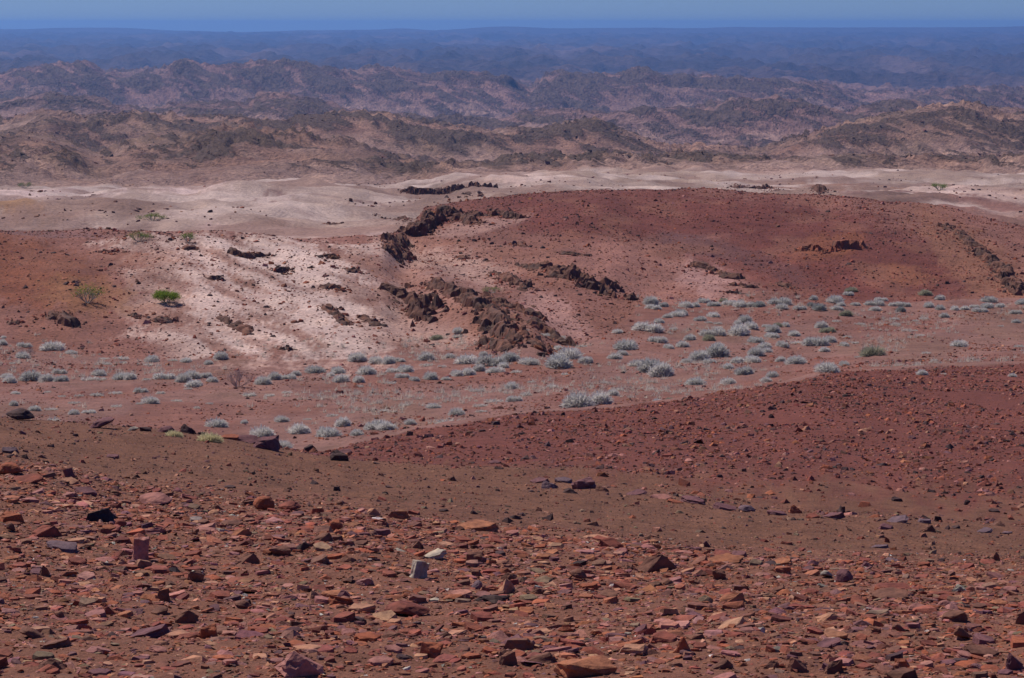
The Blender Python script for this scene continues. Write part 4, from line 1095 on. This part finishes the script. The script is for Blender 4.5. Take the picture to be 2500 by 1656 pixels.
OUT = [
 ('large dark rib of broken rock running down the knoll to the shrubs', [(985,655,1100,695,26,17),(1080,690,1160,740,26,17),(1130,735,1200,790,32,20),(1195,785,1275,822,30,22),(1110,788,1190,806,22,15)], 14),
 ('brown rock band on the left flank of the knoll', [(895,668,985,690,20,13),(960,690,1000,735,38,15)], 10),
 ('low reddish rubble on the right flank of the knoll', [(1120,690,1240,735,22,12),(1200,740,1330,800,26,11)], 6),
 ('dark rock rib descending below the red hill', [(1215,615,1300,640,22,14),(1290,625,1430,685,34,17)], 12),
 ('small dark rocks beside the upper left end of the red hill rib', [(1140,632,1175,645,16,12),(1180,645,1215,672,18,12)], 5),
 ('rugged dark crag at the left end of the red hill', [(950,545,1010,500,34,17),(935,556,905,588,20,14),(1000,495,1110,500,26,16),(1060,505,1110,520,18,13),(1150,490,1195,505,18,12)], 14),
 ('dark ledges on the pale patch at the foot of the red hill', [(1605,612,1650,628,16,12),(1650,632,1705,645,16,13),(1690,660,1745,665,12,12),(1680,675,1710,680,10,11)], 6),
 ('ragged dark rocks along the right shoulder of the red hill', [(2190,525,2260,575,14,10),(2260,580,2330,640,18,12),(2320,640,2367,680,22,15)], 8),
 ('small dark outcrop on the crest of the pale slope near its middle', [(545,592,600,590,18,15)], 5),
 ('brown lump of rock on the pale slope below its crest', [(632,628,670,625,15,14)], 4),
 ('small dark rock lump below the pair of green bushes', [(430,576,455,576,10,11)], 3),
 ('dark pointed rock on the pale slope right of the bright green bush', [(480,646,512,646,11,12)], 3),
 ('dark rocks on the right rim of the pale slope', [(750,592,780,598,14,13),(800,622,835,632,14,11)], 5),
 ('brown rocks in the middle of the pale slope', [(745,664,800,672,14,11)], 4),
 ('black rock lump below the bright green bush', [(355,738,398,744,15,14)], 4),
 ('dark rock beside the black lump on the pale slope', [(308,730,335,736,12,11)], 3),
 ('narrow dark rib slanting down the pale slope', [(512,735,580,772,13,12)], 5),
 ('dark slanting rib right of the middle of the pale slope', [(760,712,800,752,15,13)], 5),
 ('short brown rib next to the dark slanting rib', [(838,730,870,752,12,10)], 3),
 ('dark rocks at the left edge above the grey shrubs', [(120,725,175,755,22,13),(20,748,50,745,12,11)], 6),
 ('brown rocks on the orange slope at far left', [(240,580,275,585,15,11),(160,655,180,662,8,9)], 4),
 ('small round dark rock near the foot of the pale slope', [(655,806,675,808,9,11)], 2),
 ('low brown ledges on the saddle before the red hill', [(1195,562,1215,572,9,9),(1300,588,1360,592,9,10),(1060,595,1090,600,8,9)], 5),
 ('orange broken slabs high on the red hill', [(1840,578,1900,580,12,10),(1890,582,1990,570,26,10)], 6),
 ('reddish rocks between the dark ledges and the shrub row', [(1800,655,1830,668,12,10)], 3),
 ('dark flat rocks in the sand valley left of the red hill', [(752,517,785,518,6,8)], 2),
]
OUT += [
 ('dark olive crag behind the left end of the red hill', [(955,448,1040,440,20,13),(1040,442,1130,457,18,13)], 8),
 ('low dark ledges on the flats behind the red hill crest', [(1700,432,1770,436,12,10),(1790,440,1900,444,10,9)], 5),
 ('dark rocks on the lilac sand left of the red hill', [(880,505,940,510,10,8)], 3),
]
for i, (lb, st, npart) in enumerate(OUT):
    outcrop(lb, st, 'rust' if 'orange' in lb else 'dark', npart, 1.0 if i not in (2,) else 0.6, 0.8 if i < 26 else 0.6, i)

rx, ry, rs, rc = [], [], [], []
for (p0, p1, hw, bt) in RUBBLE:
    Lw = float(np.hypot(*(p1 - p0)[:2])); n = int(24 + 15 * Lw * min(hw, 2.5) / 2)
    tt_ = rng.random(n) * 1.15 - 0.07; la = rng.normal(0, 0.75, n) * hw
    d_ = (p1 - p0)[:2] / (Lw + 1e-6)
    rx.append(p0[0] + (p1 - p0)[0] * tt_ - d_[1] * la); ry.append(p0[1] + (p1 - p0)[1] * tt_ + d_[0] * la)
    rs.append(np.clip(0.16 * (1 - rng.random(n) * 0.98) ** -0.42, 0.14, 0.75))
    rc.append(palette(n, [('dark', 26), ('brown', 34), ('rust', 12), ('red', 10), ('tan', 5)])[1])
rx, ry, rs, rc = map(np.concatenate, (rx, ry, rs, rc))
V, Fc, Cc = merge(SMALL, rx, ry, rs, rng.uniform(0.3, 0.6, len(rx)), rc)
stuff('outcrop_rubble', 'broken brown rubble lying around the rock outcrops', V, Fc, Cc, M_STUFF_FAR)

# ------------------------------------------------------------------ shrubs
def plant_mat(name, dark, light):
    m, nt, b = newmat(name)
    at = N(nt, 'ShaderNodeAttribute', attribute_name='tone').outputs['Fac']
    oi = N(nt, 'ShaderNodeObjectInfo')
    c = ramp(nt, at, [(0.0, dark), (1.0, light)])
    c = mixrgb(nt, 'MULTIPLY', 1.0, c, oi.outputs['Color'])
    nt.links.new(c, b.inputs['Base Color'])
    b.inputs['Roughness'].default_value = 0.9
    tr = N(nt, 'ShaderNodeBsdfTranslucent'); nt.links.new(c, tr.inputs['Color'])
    mx = N(nt, 'ShaderNodeMixShader'); mx.inputs[0].default_value = 0.5
    nt.links.new(b.outputs[0], mx.inputs[1]); nt.links.new(tr.outputs[0], mx.inputs[2])
    nt.links.new(mx.outputs[0], nt.nodes['Material Output'].inputs['Surface'])
    return m
M_SHRUB = plant_mat('grey_twigs', (0.50, 0.48, 0.445), (0.78, 0.765, 0.725))
M_GREEN = plant_mat('green_twigs', (0.11, 0.17, 0.02), (0.24, 0.36, 0.05))
M_BARK = plant_mat('pale_bark', (0.42, 0.35, 0.30), (0.66, 0.58, 0.52))
def tuft_mesh(name, nb, spread, seed, lobes=1, wdt=0.0105):
    """many thin stiff twigs fanning out of one or more root crowns; unit width"""
    g = np.random.default_rng(seed)
    V, Fc, Cc = [], [], []
    k = 0
    cen = [(0, 0, 1.0)] if lobes == 1 else [(g.uniform(-.24, .24), g.uniform(-.2, .2), g.uniform(.62, .9)) for _ in range(lobes)]
    for i in range(nb):
        cx, cy_, cs = cen[i % len(cen)]
        th = g.random() * 6.283
        el = math.asin(g.uniform(0.06, 0.99) ** 0.85) * spread
        L = 0.5 * cs * (g.uniform(0.80, 1.05) if i % 5 else g.uniform(1.0, 1.2))
        d_ = np.array([math.cos(th) * math.cos(el), math.sin(th) * math.cos(el), math.sin(el)])
        root = np.array([cx, cy_, 0]) + 0.10 * cs * np.array([math.cos(th), math.sin(th), 0]) * g.random()
        st = g.uniform(0.30, 0.80)
        side = np.cross(d_, [g.normal(), g.normal(), g.normal()]); side /= np.linalg.norm(side) + 1e-9
        w_ = wdt * g.uniform(0.7, 1.5)
        p0 = root + d_ * L * st; p1 = root + d_ * L + np.array([0, 0, -0.05 * (1 - el)]) * L
        mid = (p0 + p1) / 2 + 0.03 * g.normal(size=3) * cs
        V += [p0 - side * w_ * .6, p0 + side * w_ * .6, mid + side * w_, p1, mid - side * w_]
        Fc += [(k, k + 1, k + 2), (k, k + 2, k + 4), (k + 4, k + 2, k + 3)]
        t = g.uniform(0.2, 1.0)
        Cc += [[t * .7] * 3] * 2 + [[t] * 3] * 3
        k += 5
    V = np.array(V); V[:, 2] = np.maximum(V[:, 2], -0.02)
    return mesh_np(name, V, np.array(Fc), np.array(Cc), 'tone')
TUFT = {'g': [tuft_mesh('shrub', 1250, 1.0, 50 + i, [1, 2, 3, 2, 3][i]) for i in range(5)],
        's': [tuft_mesh('wisp', 300, 0.75, 70 + i, [2, 3, 4][i], 0.016) for i in range(3)]}
for l in TUFT.values():
    for me in l: me.materials.append(M_SHRUB)
S1 = 850 / 2367; S3 = 700 / 2367; S4 = 600 / 2367
SHR = {
 (0, 780, S1, 'left part of the wash'): [
  (30,400,80,''),(60,437,95,''),(195,422,160,'d'),(310,427,105,''),(410,427,120,'d'),(400,374,85,''),(660,387,105,''),(600,420,125,'s'),(690,417,95,'s'),(810,414,115,'d'),(880,414,95,''),(990,417,65,'s'),
  (1115,412,125,''),(1245,432,115,''),(1300,407,125,''),(1395,402,95,''),(1440,430,80,''),(1320,462,135,''),(1275,480,65,'s'),(1785,447,115,''),(1865,414,95,''),(1950,410,95,''),(2010,387,75,''),(2155,367,125,'d'),
  (2310,372,125,'d'),(2255,390,75,''),(2305,432,115,''),(955,502,80,'d'),(785,512,95,'s'),(650,527,105,'s'),(1085,510,85,'s'),(1030,577,115,''),(940,582,65,'s'),(1190,562,75,'s'),(790,600,75,'s'),(1425,580,55,'s'),
  (1700,527,120,'s'),(1830,527,85,'s'),(1950,507,85,'s'),(1330,610,65,'s'),(500,652,75,''),(600,642,75,''),(90,592,65,''),(230,627,85,''),(340,622,85,'s'),(370,702,125,'s'),(110,512,60,''),(320,502,55,'s'),(415,532,55,'s'),(535,527,65,'s'),(500,577,75,'s'),
  (20,177,85,''),(160,197,85,''),(330,217,150,''),(490,240,75,''),(160,270,125,''),(705,277,65,'s'),(820,277,95,'s'),(715,312,75,'s'),(1020,294,115,''),(1175,287,75,'s'),(1260,297,85,''),(1415,310,65,''),(1500,277,95,''),(1000,317,75,'s'),(830,302,65,'s'),(20,132,45,''),(85,307,55,'s'),
  (1485,737,145,'d'),(1660,712,65,''),(1925,702,95,''),(2090,687,65,'s'),(2050,782,155,''),(2220,804,195,'d'),(1790,802,165,''),(1900,884,145,''),(2265,662,85,'s'),(2330,732,115,'')],
 (850, 780, S1, 'middle of the wash'): [
  (60,292,115,''),(200,302,115,''),(260,307,105,'d'),(345,292,65,''),(140,380,135,''),(310,364,85,''),(390,362,120,'d'),(370,402,75,''),(545,414,115,'d'),(445,422,75,''),(660,417,65,''),(740,390,95,''),(830,384,105,''),(890,357,85,''),
  (985,367,105,''),(975,322,155,'d'),(1060,332,95,''),(1110,292,135,'d'),(790,307,135,''),(530,282,105,''),(690,267,65,''),(530,322,75,'s'),(640,330,65,'s'),(1245,312,115,''),(1440,337,235,'d'),(1490,272,165,''),(1620,302,95,''),(1440,217,75,''),
  (1140,367,75,'s'),(70,432,75,''),(285,442,75,'s'),(75,467,65,'s'),(1115,477,115,''),(880,497,95,'s'),(1245,432,55,'s'),(1400,467,85,'s'),(1200,522,95,'s'),(1125,562,95,''),(990,567,105,'s'),(905,597,95,'s'),(590,607,85,''),(745,657,115,''),
  (915,634,75,'s'),(670,712,165,'s'),(425,720,80,''),(180,752,155,''),(270,757,135,''),(60,792,115,''),(240,632,75,'s'),(370,592,65,'s'),(1165,652,65,'s'),(1565,612,195,''),(1715,582,155,''),(1800,522,85,''),(1845,487,75,'s'),(1475,382,55,'s'),
  (2060,362,155,'d'),(1960,322,115,''),(2130,392,155,''),(1895,212,165,'d'),(1805,272,95,''),(1870,247,85,''),(2040,87,155,''),(1840,97,65,''),(2100,162,115,''),(2180,202,70,''),(2275,192,85,''),(1330,122,85,'s'),(1440,137,95,'s'),(1590,192,65,'s'),
  (750,127,85,'s'),(600,142,85,'o'),(750,97,80,''),(1760,437,60,'s'),(2050,482,65,'s'),(1960,607,95,'s'),(2110,592,95,''),(2180,587,65,'o'),(920,250,55,'')],
 (1400, 660, S3, 'right part of the wash'): [
  (660,327,105,''),(770,397,85,''),(840,387,115,''),(890,377,105,'d'),(1040,422,100,'d'),(1165,392,115,''),(720,442,95,''),(1195,452,85,'s'),(1195,487,85,'s'),(1115,442,65,'s'),(1420,442,115,'d'),(1350,452,75,''),(1470,492,125,''),(1590,477,65,''),
  (1685,472,80,'o'),(1750,472,75,''),(1150,547,155,''),(1120,587,95,'o'),(1360,542,195,''),(1650,522,115,''),(1650,562,125,''),(1830,547,95,''),(960,582,115,''),(1185,642,95,''),(1520,602,135,'d'),(1570,652,125,''),(1510,712,125,'d'),(1590,682,85,''),
  (1190,722,185,'d'),(1040,752,155,'d'),(930,767,95,''),(1120,772,105,''),(1350,772,125,''),(1490,767,155,''),(1285,817,115,''),(1415,867,165,'d'),(1650,887,115,''),(1600,927,95,''),(1290,942,115,''),(1000,952,155,'d'),(1700,757,95,''),(1730,642,105,''),(1840,612,95,'s'),(830,497,80,'s')],
 (1900, 660, S4, 'far right of the wash'): [
  (420,562,115,''),(480,607,155,'o'),(160,642,105,''),(560,502,85,'s'),(360,737,215,'d'),(500,702,125,''),(640,737,95,''),(750,712,85,'s'),(670,657,85,'s'),(460,792,105,''),(170,907,195,'d'),(480,992,235,''),(640,922,115,''),
  (890,832,205,'o'),(770,842,65,'s'),(1730,742,135,''),(1400,1017,105,''),(1595,1007,55,'s'),(1230,587,85,'s'),(1320,592,75,'s'),(1140,537,115,'s'),(790,532,105,'s'),(1340,497,75,'s'),(1610,462,95,''),(1400,477,85,'s'),(1110,482,95,'s'),
  (2290,512,85,'d'),(2150,547,55,'s'),(2290,427,105,''),(1370,637,75,'s'),(1440,807,85,'s'),(2260,1032,85,''),(2330,747,95,'s'),(1510,877,75,'s')],
 (1400, 660, S3 + 1e-9, 'row at the red hill foot'): [
  (640,292,115,'d'),(745,307,95,'d'),(940,312,105,''),(1020,307,85,''),(1085,277,95,'d'),(1165,302,95,'d'),(1245,267,85,'o'),(1290,292,95,''),(1370,307,115,''),(1450,307,95,''),(1525,307,115,'D'),(1705,292,135,'d'),(1730,327,115,''),(1875,332,85,'')],
 (1900, 660, S4 + 1e-9, 'row at the red hill foot'): [
  (340,292,105,'d'),(320,352,95,'D'),(400,392,155,'D'),(540,322,155,'d'),(620,352,105,''),(580,392,115,''),(640,447,135,'o'),(750,347,85,''),(930,347,135,'d'),(930,397,115,''),(995,302,95,''),(700,217,115,'o'),
  (680,252,95,''),(1435,252,125,'o'),(1560,292,115,''),(1470,362,115,'d'),(1570,387,125,'d'),(1695,392,95,''),(1790,387,95,''),(1890,367,85,''),(2010,372,125,'d'),(2020,312,135,'d'),(2140,362,105,''),(2350,332,135,'d'),(1950,412,115,''),
  (1185,407,95,'D'),(1230,357,105,''),(1130,352,105,'')],
}
SHADE = {'': (1.0, 0.965, 0.94), 's': (0.96, 0.90, 0.85), 'd': (0.86, 0.845, 0.83), 'D': (0.52, 0.53, 0.52), 'o': (0.60, 0.58, 0.44)}
SWORD = {'': 'pale grey', 's': 'wispy grey', 'd': 'dense grey', 'D': 'dark grey', 'o': 'olive green'}
sl_ = []
for (ox, oy, sc_, zone), lst in SHR.items():
    for (x, yb, w, k) in lst:
        sl_.append(dict(u=ox + x * sc_, v=oy + yb * sc_, w=w * sc_, k=k, zone=zone))
by = defaultdict(list)
for s in sl_:
    s['sz'] = 'large' if s['w'] > 45 else ('medium' if s['w'] > 30 else 'small')
    if 'row' in s['zone']: half = ''
    else:
        half = ', its far side' if s['v'] < 860 else (', its middle' if s['v'] < 950 else ', its near side')
        if s['u'] > 1400: half = ', its far side' if s['v'] < 800 else (', its middle' if s['v'] < 870 else ', its near side')
    s['key'] = '%s %s shrub, %s%s' % (s['sz'], SWORD[s['k']], s['zone'], half)
    by[s['key']].append(s)
for k, l in by.items():
    l.sort(key=lambda s: s['u'])
    for i, s in enumerate(l):
        o_ = ordinal(i, len(l))
        s['label'] = k + (', ' + o_ if o_ else '')
for i, s in enumerate(sl_):
    q = random.Random(7000 + i)
    X_, Y_, Z_ = hit(s['u'], s['v'] - 1, 90.0)
    w = s['w'] * Y_ / F * (1.08 if 'left' in s['zone'] else (1.2 if 'middle' in s['zone'] else 1.2))
    kind = 's' if s['k'] == 's' else 'g'
    o = link('shrub', q.choice(TUFT[kind]), label=s['label'], category='shrub', group='grey shrubs of the dry wash')
    hs = q.uniform(0.85, 1.1) * (0.75 if kind == 's' else 1.0)
    o.scale = (w, w * 0.9, w * hs)
    o.rotation_euler = (0, 0, q.uniform(0, 6.28))
    o.location = (X_, Y_ + 0.3 * w, float(zat([X_], [Y_ + 0.3 * w])[0]) - 0.02 * w)
    sh = SHADE[s['k']]; j = q.uniform(0.86, 1.08)
    o.color = (sh[0] * j, sh[1] * j, sh[2] * j, 1)
g_ = np.random.default_rng(77)
px, py = area_sample(6500, 112, 208, -0.2, 0.2)
l0, l1 = band_limits(px, py, 7), band_limits(px, py, 9)
dn = fbm(px / 11, py / 18, 371, 3)
keep = (py > l0) & (py < l1 * 1.04) & (g_.random(len(px)) < sstep(-0.1, 0.5, dn))
px, py = px[keep], py[keep]
pz = zat(px, py)
V, Fc, Cc = [], [], []
for x_, y_, z_ in zip(px, py, pz):
    sz_ = g_.uniform(0.18, 0.5)
    for _ in range(22):
        th = g_.random() * 6.283; el_ = g_.uniform(0.15, 1.3)
        d_ = np.array([math.cos(th) * math.cos(el_), math.sin(th) * math.cos(el_), math.sin(el_)]) * sz_ * g_.uniform(.5, 1)
        b_ = np.array([x_, y_, z_]) + g_.normal(size=3) * sz_ * .2 * np.array([1, 1, 0])
        sd = np.array([-math.sin(th), math.cos(th), 0.2]) * 0.011
        k_ = len(V); V += [b_ - sd, b_ + sd, b_ + d_]; Fc.append((k_, k_ + 1, k_ + 2)); Cc += [[g_.uniform(.1, .9)] * 3] * 3
ob = link('dry_tufts', mesh_np('dry_tufts', np.array(V), np.array(Fc), np.array(Cc), 'tone'), M_SHRUB, kind='stuff', label='thin dry grey tufts between the shrubs of the wash')
ob.color = (0.86, 0.76, 0.68, 1)
# straw coloured tussocks and tuft on the mound's crest
for (x, yb, w, lb) in ((1195, 800, 105, 'straw coloured tussock right of the purple boulder on the mound crest'), (1445, 835, 150, 'larger straw coloured tussock in front of the rust slab on the crest')):
    u, v = x * S1, 780 + yb * S1
    X_, Y_, Z_ = hit(u, v, 40)
    if Y_ > 60: X_, Y_, Z_ = hit(u, v + 8, 40)
    Y_ = min(Y_, 49.0); X_ = Y_ * azim(u, v)
    w_ = w * S1 * Y_ / F * 1.1
    o = link('tussock', TUFT['g'][2], label=lb, category='tussock')
    o.scale = (w_, w_ * .8, w_ * 1.05); o.location = (X_, Y_ + 0.1 * w_, float(zat([X_], [Y_ + .1 * w_])[0]) - 0.01)
    o.color = (1.0, 0.90, 0.55, 1)

# ------------------------------------------------------------------ branching bushes
def branch_mesh(name, seed, n0, depth, spread, r0, up=0.25, wig=0.12):
    g = random.Random(seed); V, Fc, Cc, tips = [], [], [], []
    def seg(p, q_, ra, rb):
        d_ = (q_ - p).normalized(); s_ = d_.orthogonal().normalized(); t_ = d_.cross(s_)
        k = len(V)
        for c_, r_ in ((p, ra), (q_, rb)):
            for a in range(4):
                V.append(c_ + (s_ * math.cos(a * 1.571) + t_ * math.sin(a * 1.571)) * r_); Cc.append([g.uniform(.2, 1)] * 3)
        for a in range(4):
            b = (a + 1) % 4
            Fc.append((k + a, k + b, k + 4 + b, k + 4 + a))
    def grow(p, d_, L, r_, n):
        q_ = p + d_ * L
        seg(p, q_, r_, r_ * 0.72)
        if n == 0: tips.append((q_, d_)); return
        for _ in range(2 if g.random() < 0.6 else 3):
            nd = (d_ + Vector((g.gauss(0, spread), g.gauss(0, spread), g.gauss(0, spread * .6) + up))).normalized()
            grow(q_, nd, L * g.uniform(0.72, 0.98), r_ * 0.68, n - 1)
    for i in range(n0):
        a = i * 6.283 / n0 + g.uniform(-.3, .3); e = g.uniform(0.35, 1.2)
        d_ = Vector((math.cos(a) * math.cos(e), math.sin(a) * math.cos(e), math.sin(e)))
        grow(Vector((math.cos(a) * .02, math.sin(a) * .02, -0.01)), d_, 0.17, r0, depth)
    return mesh_np(name, np.array([v[:] for v in V]), np.array(Fc), np.array(Cc), 'tone'), tips
def leaf_mesh(name, tips, seed, per=14, rad=0.13, size=0.022):
    g = np.random.default_rng(seed); V, Fc, Cc = [], [], []
    for (p, d_) in tips:
        for _ in range(per):
            c = np.array(p[:]) + g.normal(size=3) * rad * 0.6 + np.array([0, 0, rad * 0.4 * g.random()])
            if c[2] < 0.05: continue
            a = g.normal(size=3); a /= np.linalg.norm(a); a[2] = abs(a[2]) + .3
            b = np.cross(a, g.normal(size=3)); b /= np.linalg.norm(b)
            s = size * g.uniform(.6, 1.4); k = len(V)
            V += [c - b * s * .45, c + b * s * .45, c + a * s * 2.0]; Fc.append((k, k + 1, k + 2)); Cc += [[g.random()] * 3] * 3
    return mesh_np(name, np.array(V), np.array(Fc), np.array(Cc), 'tone')
def bush(u, v, w, label, seed, green=None, hsc=1.0, per=14, cat='bush', ymin=90.0, bark=(1, 1, 1)):
    X_, Y_, Z_ = hit(u, v, ymin)
    root = bpy.data.objects.new('bush', None); COL.objects.link(root); root.empty_display_size = 0.3
    root.location = (X_, Y_, Z_); w_ = w * Y_ / F
    root['label'] = label; root['category'] = cat
    me, tips = branch_mesh('branches', seed, 7 if green is None else 6, 4 if green is None else 3, 0.34, 0.026 if green is None else 0.022)
    xs = np.array([t[0][:] for t in tips]); wid = (np.ptp(xs[:, 0]) + np.ptp(xs[:, 1])) / 2
    b = link('branches', me, M_BARK, parent=root)
    k = w_ / wid
    b.scale = (k, k, k * hsc); b.color = (*bark, 1)
    if green is not None:
        f = link('foliage', leaf_mesh('foliage', tips, seed + 1, per), M_GREEN, parent=root)
        f.scale = (k, k, k * hsc); f.color = (*green, 1)
    return root
bush(1615 * S1, 780 + 462 * S1, 190 * S1, 'bare candelabra bush with pale branches on the left of the wash', 31, None, 1.0, bark=(1.25, 1.1, 1.1))
bush(190 * S1, 780 + 250 * S1, 110 * S1, 'small bare bush with white stems near the left edge', 32, None, 0.9, bark=(1.2, 1.15, 1.15))
bush(405, 741, 54, 'bright green round bush on the pale slope', 33, (1.05, 0.95, 1.0), 0.8, 60)
bush(214, 740, 70, 'olive green bush with pale stems left of the bright green bush', 34, (0.95, 0.78, 1.2), 0.75, 8)
bush(338, 590, 50, 'low green bush on the crest of the pale slope, left of two', 35, (0.8, 0.72, 1.2), 0.6, 12)
bush(460, 592, 32, 'small green bush on the crest of the pale slope, right of two', 36, (0.85, 0.8, 1.2), 0.7, 12)
bush(372, 540, 56, 'wide olive bush at the foot of the dark mound in the sand flats', 37, (0.85, 0.72, 1.0), 0.5, 14, ymin=300)
bush(1203, 716, 44, 'yellowish green bush behind the knoll below the red hill', 38, (0.95, 0.78, 1.6), 0.5, 9)
bush(2292, 466, 34, 'distant green bush on the flats above the right end of the red hill', 39, (0.8, 0.8, 1.0), 0.7, 14, ymin=300)
bush(62, 460, 28, 'distant small olive bush on the flats at the far left', 40, (0.7, 0.62, 1.0), 0.6, 14, ymin=300)
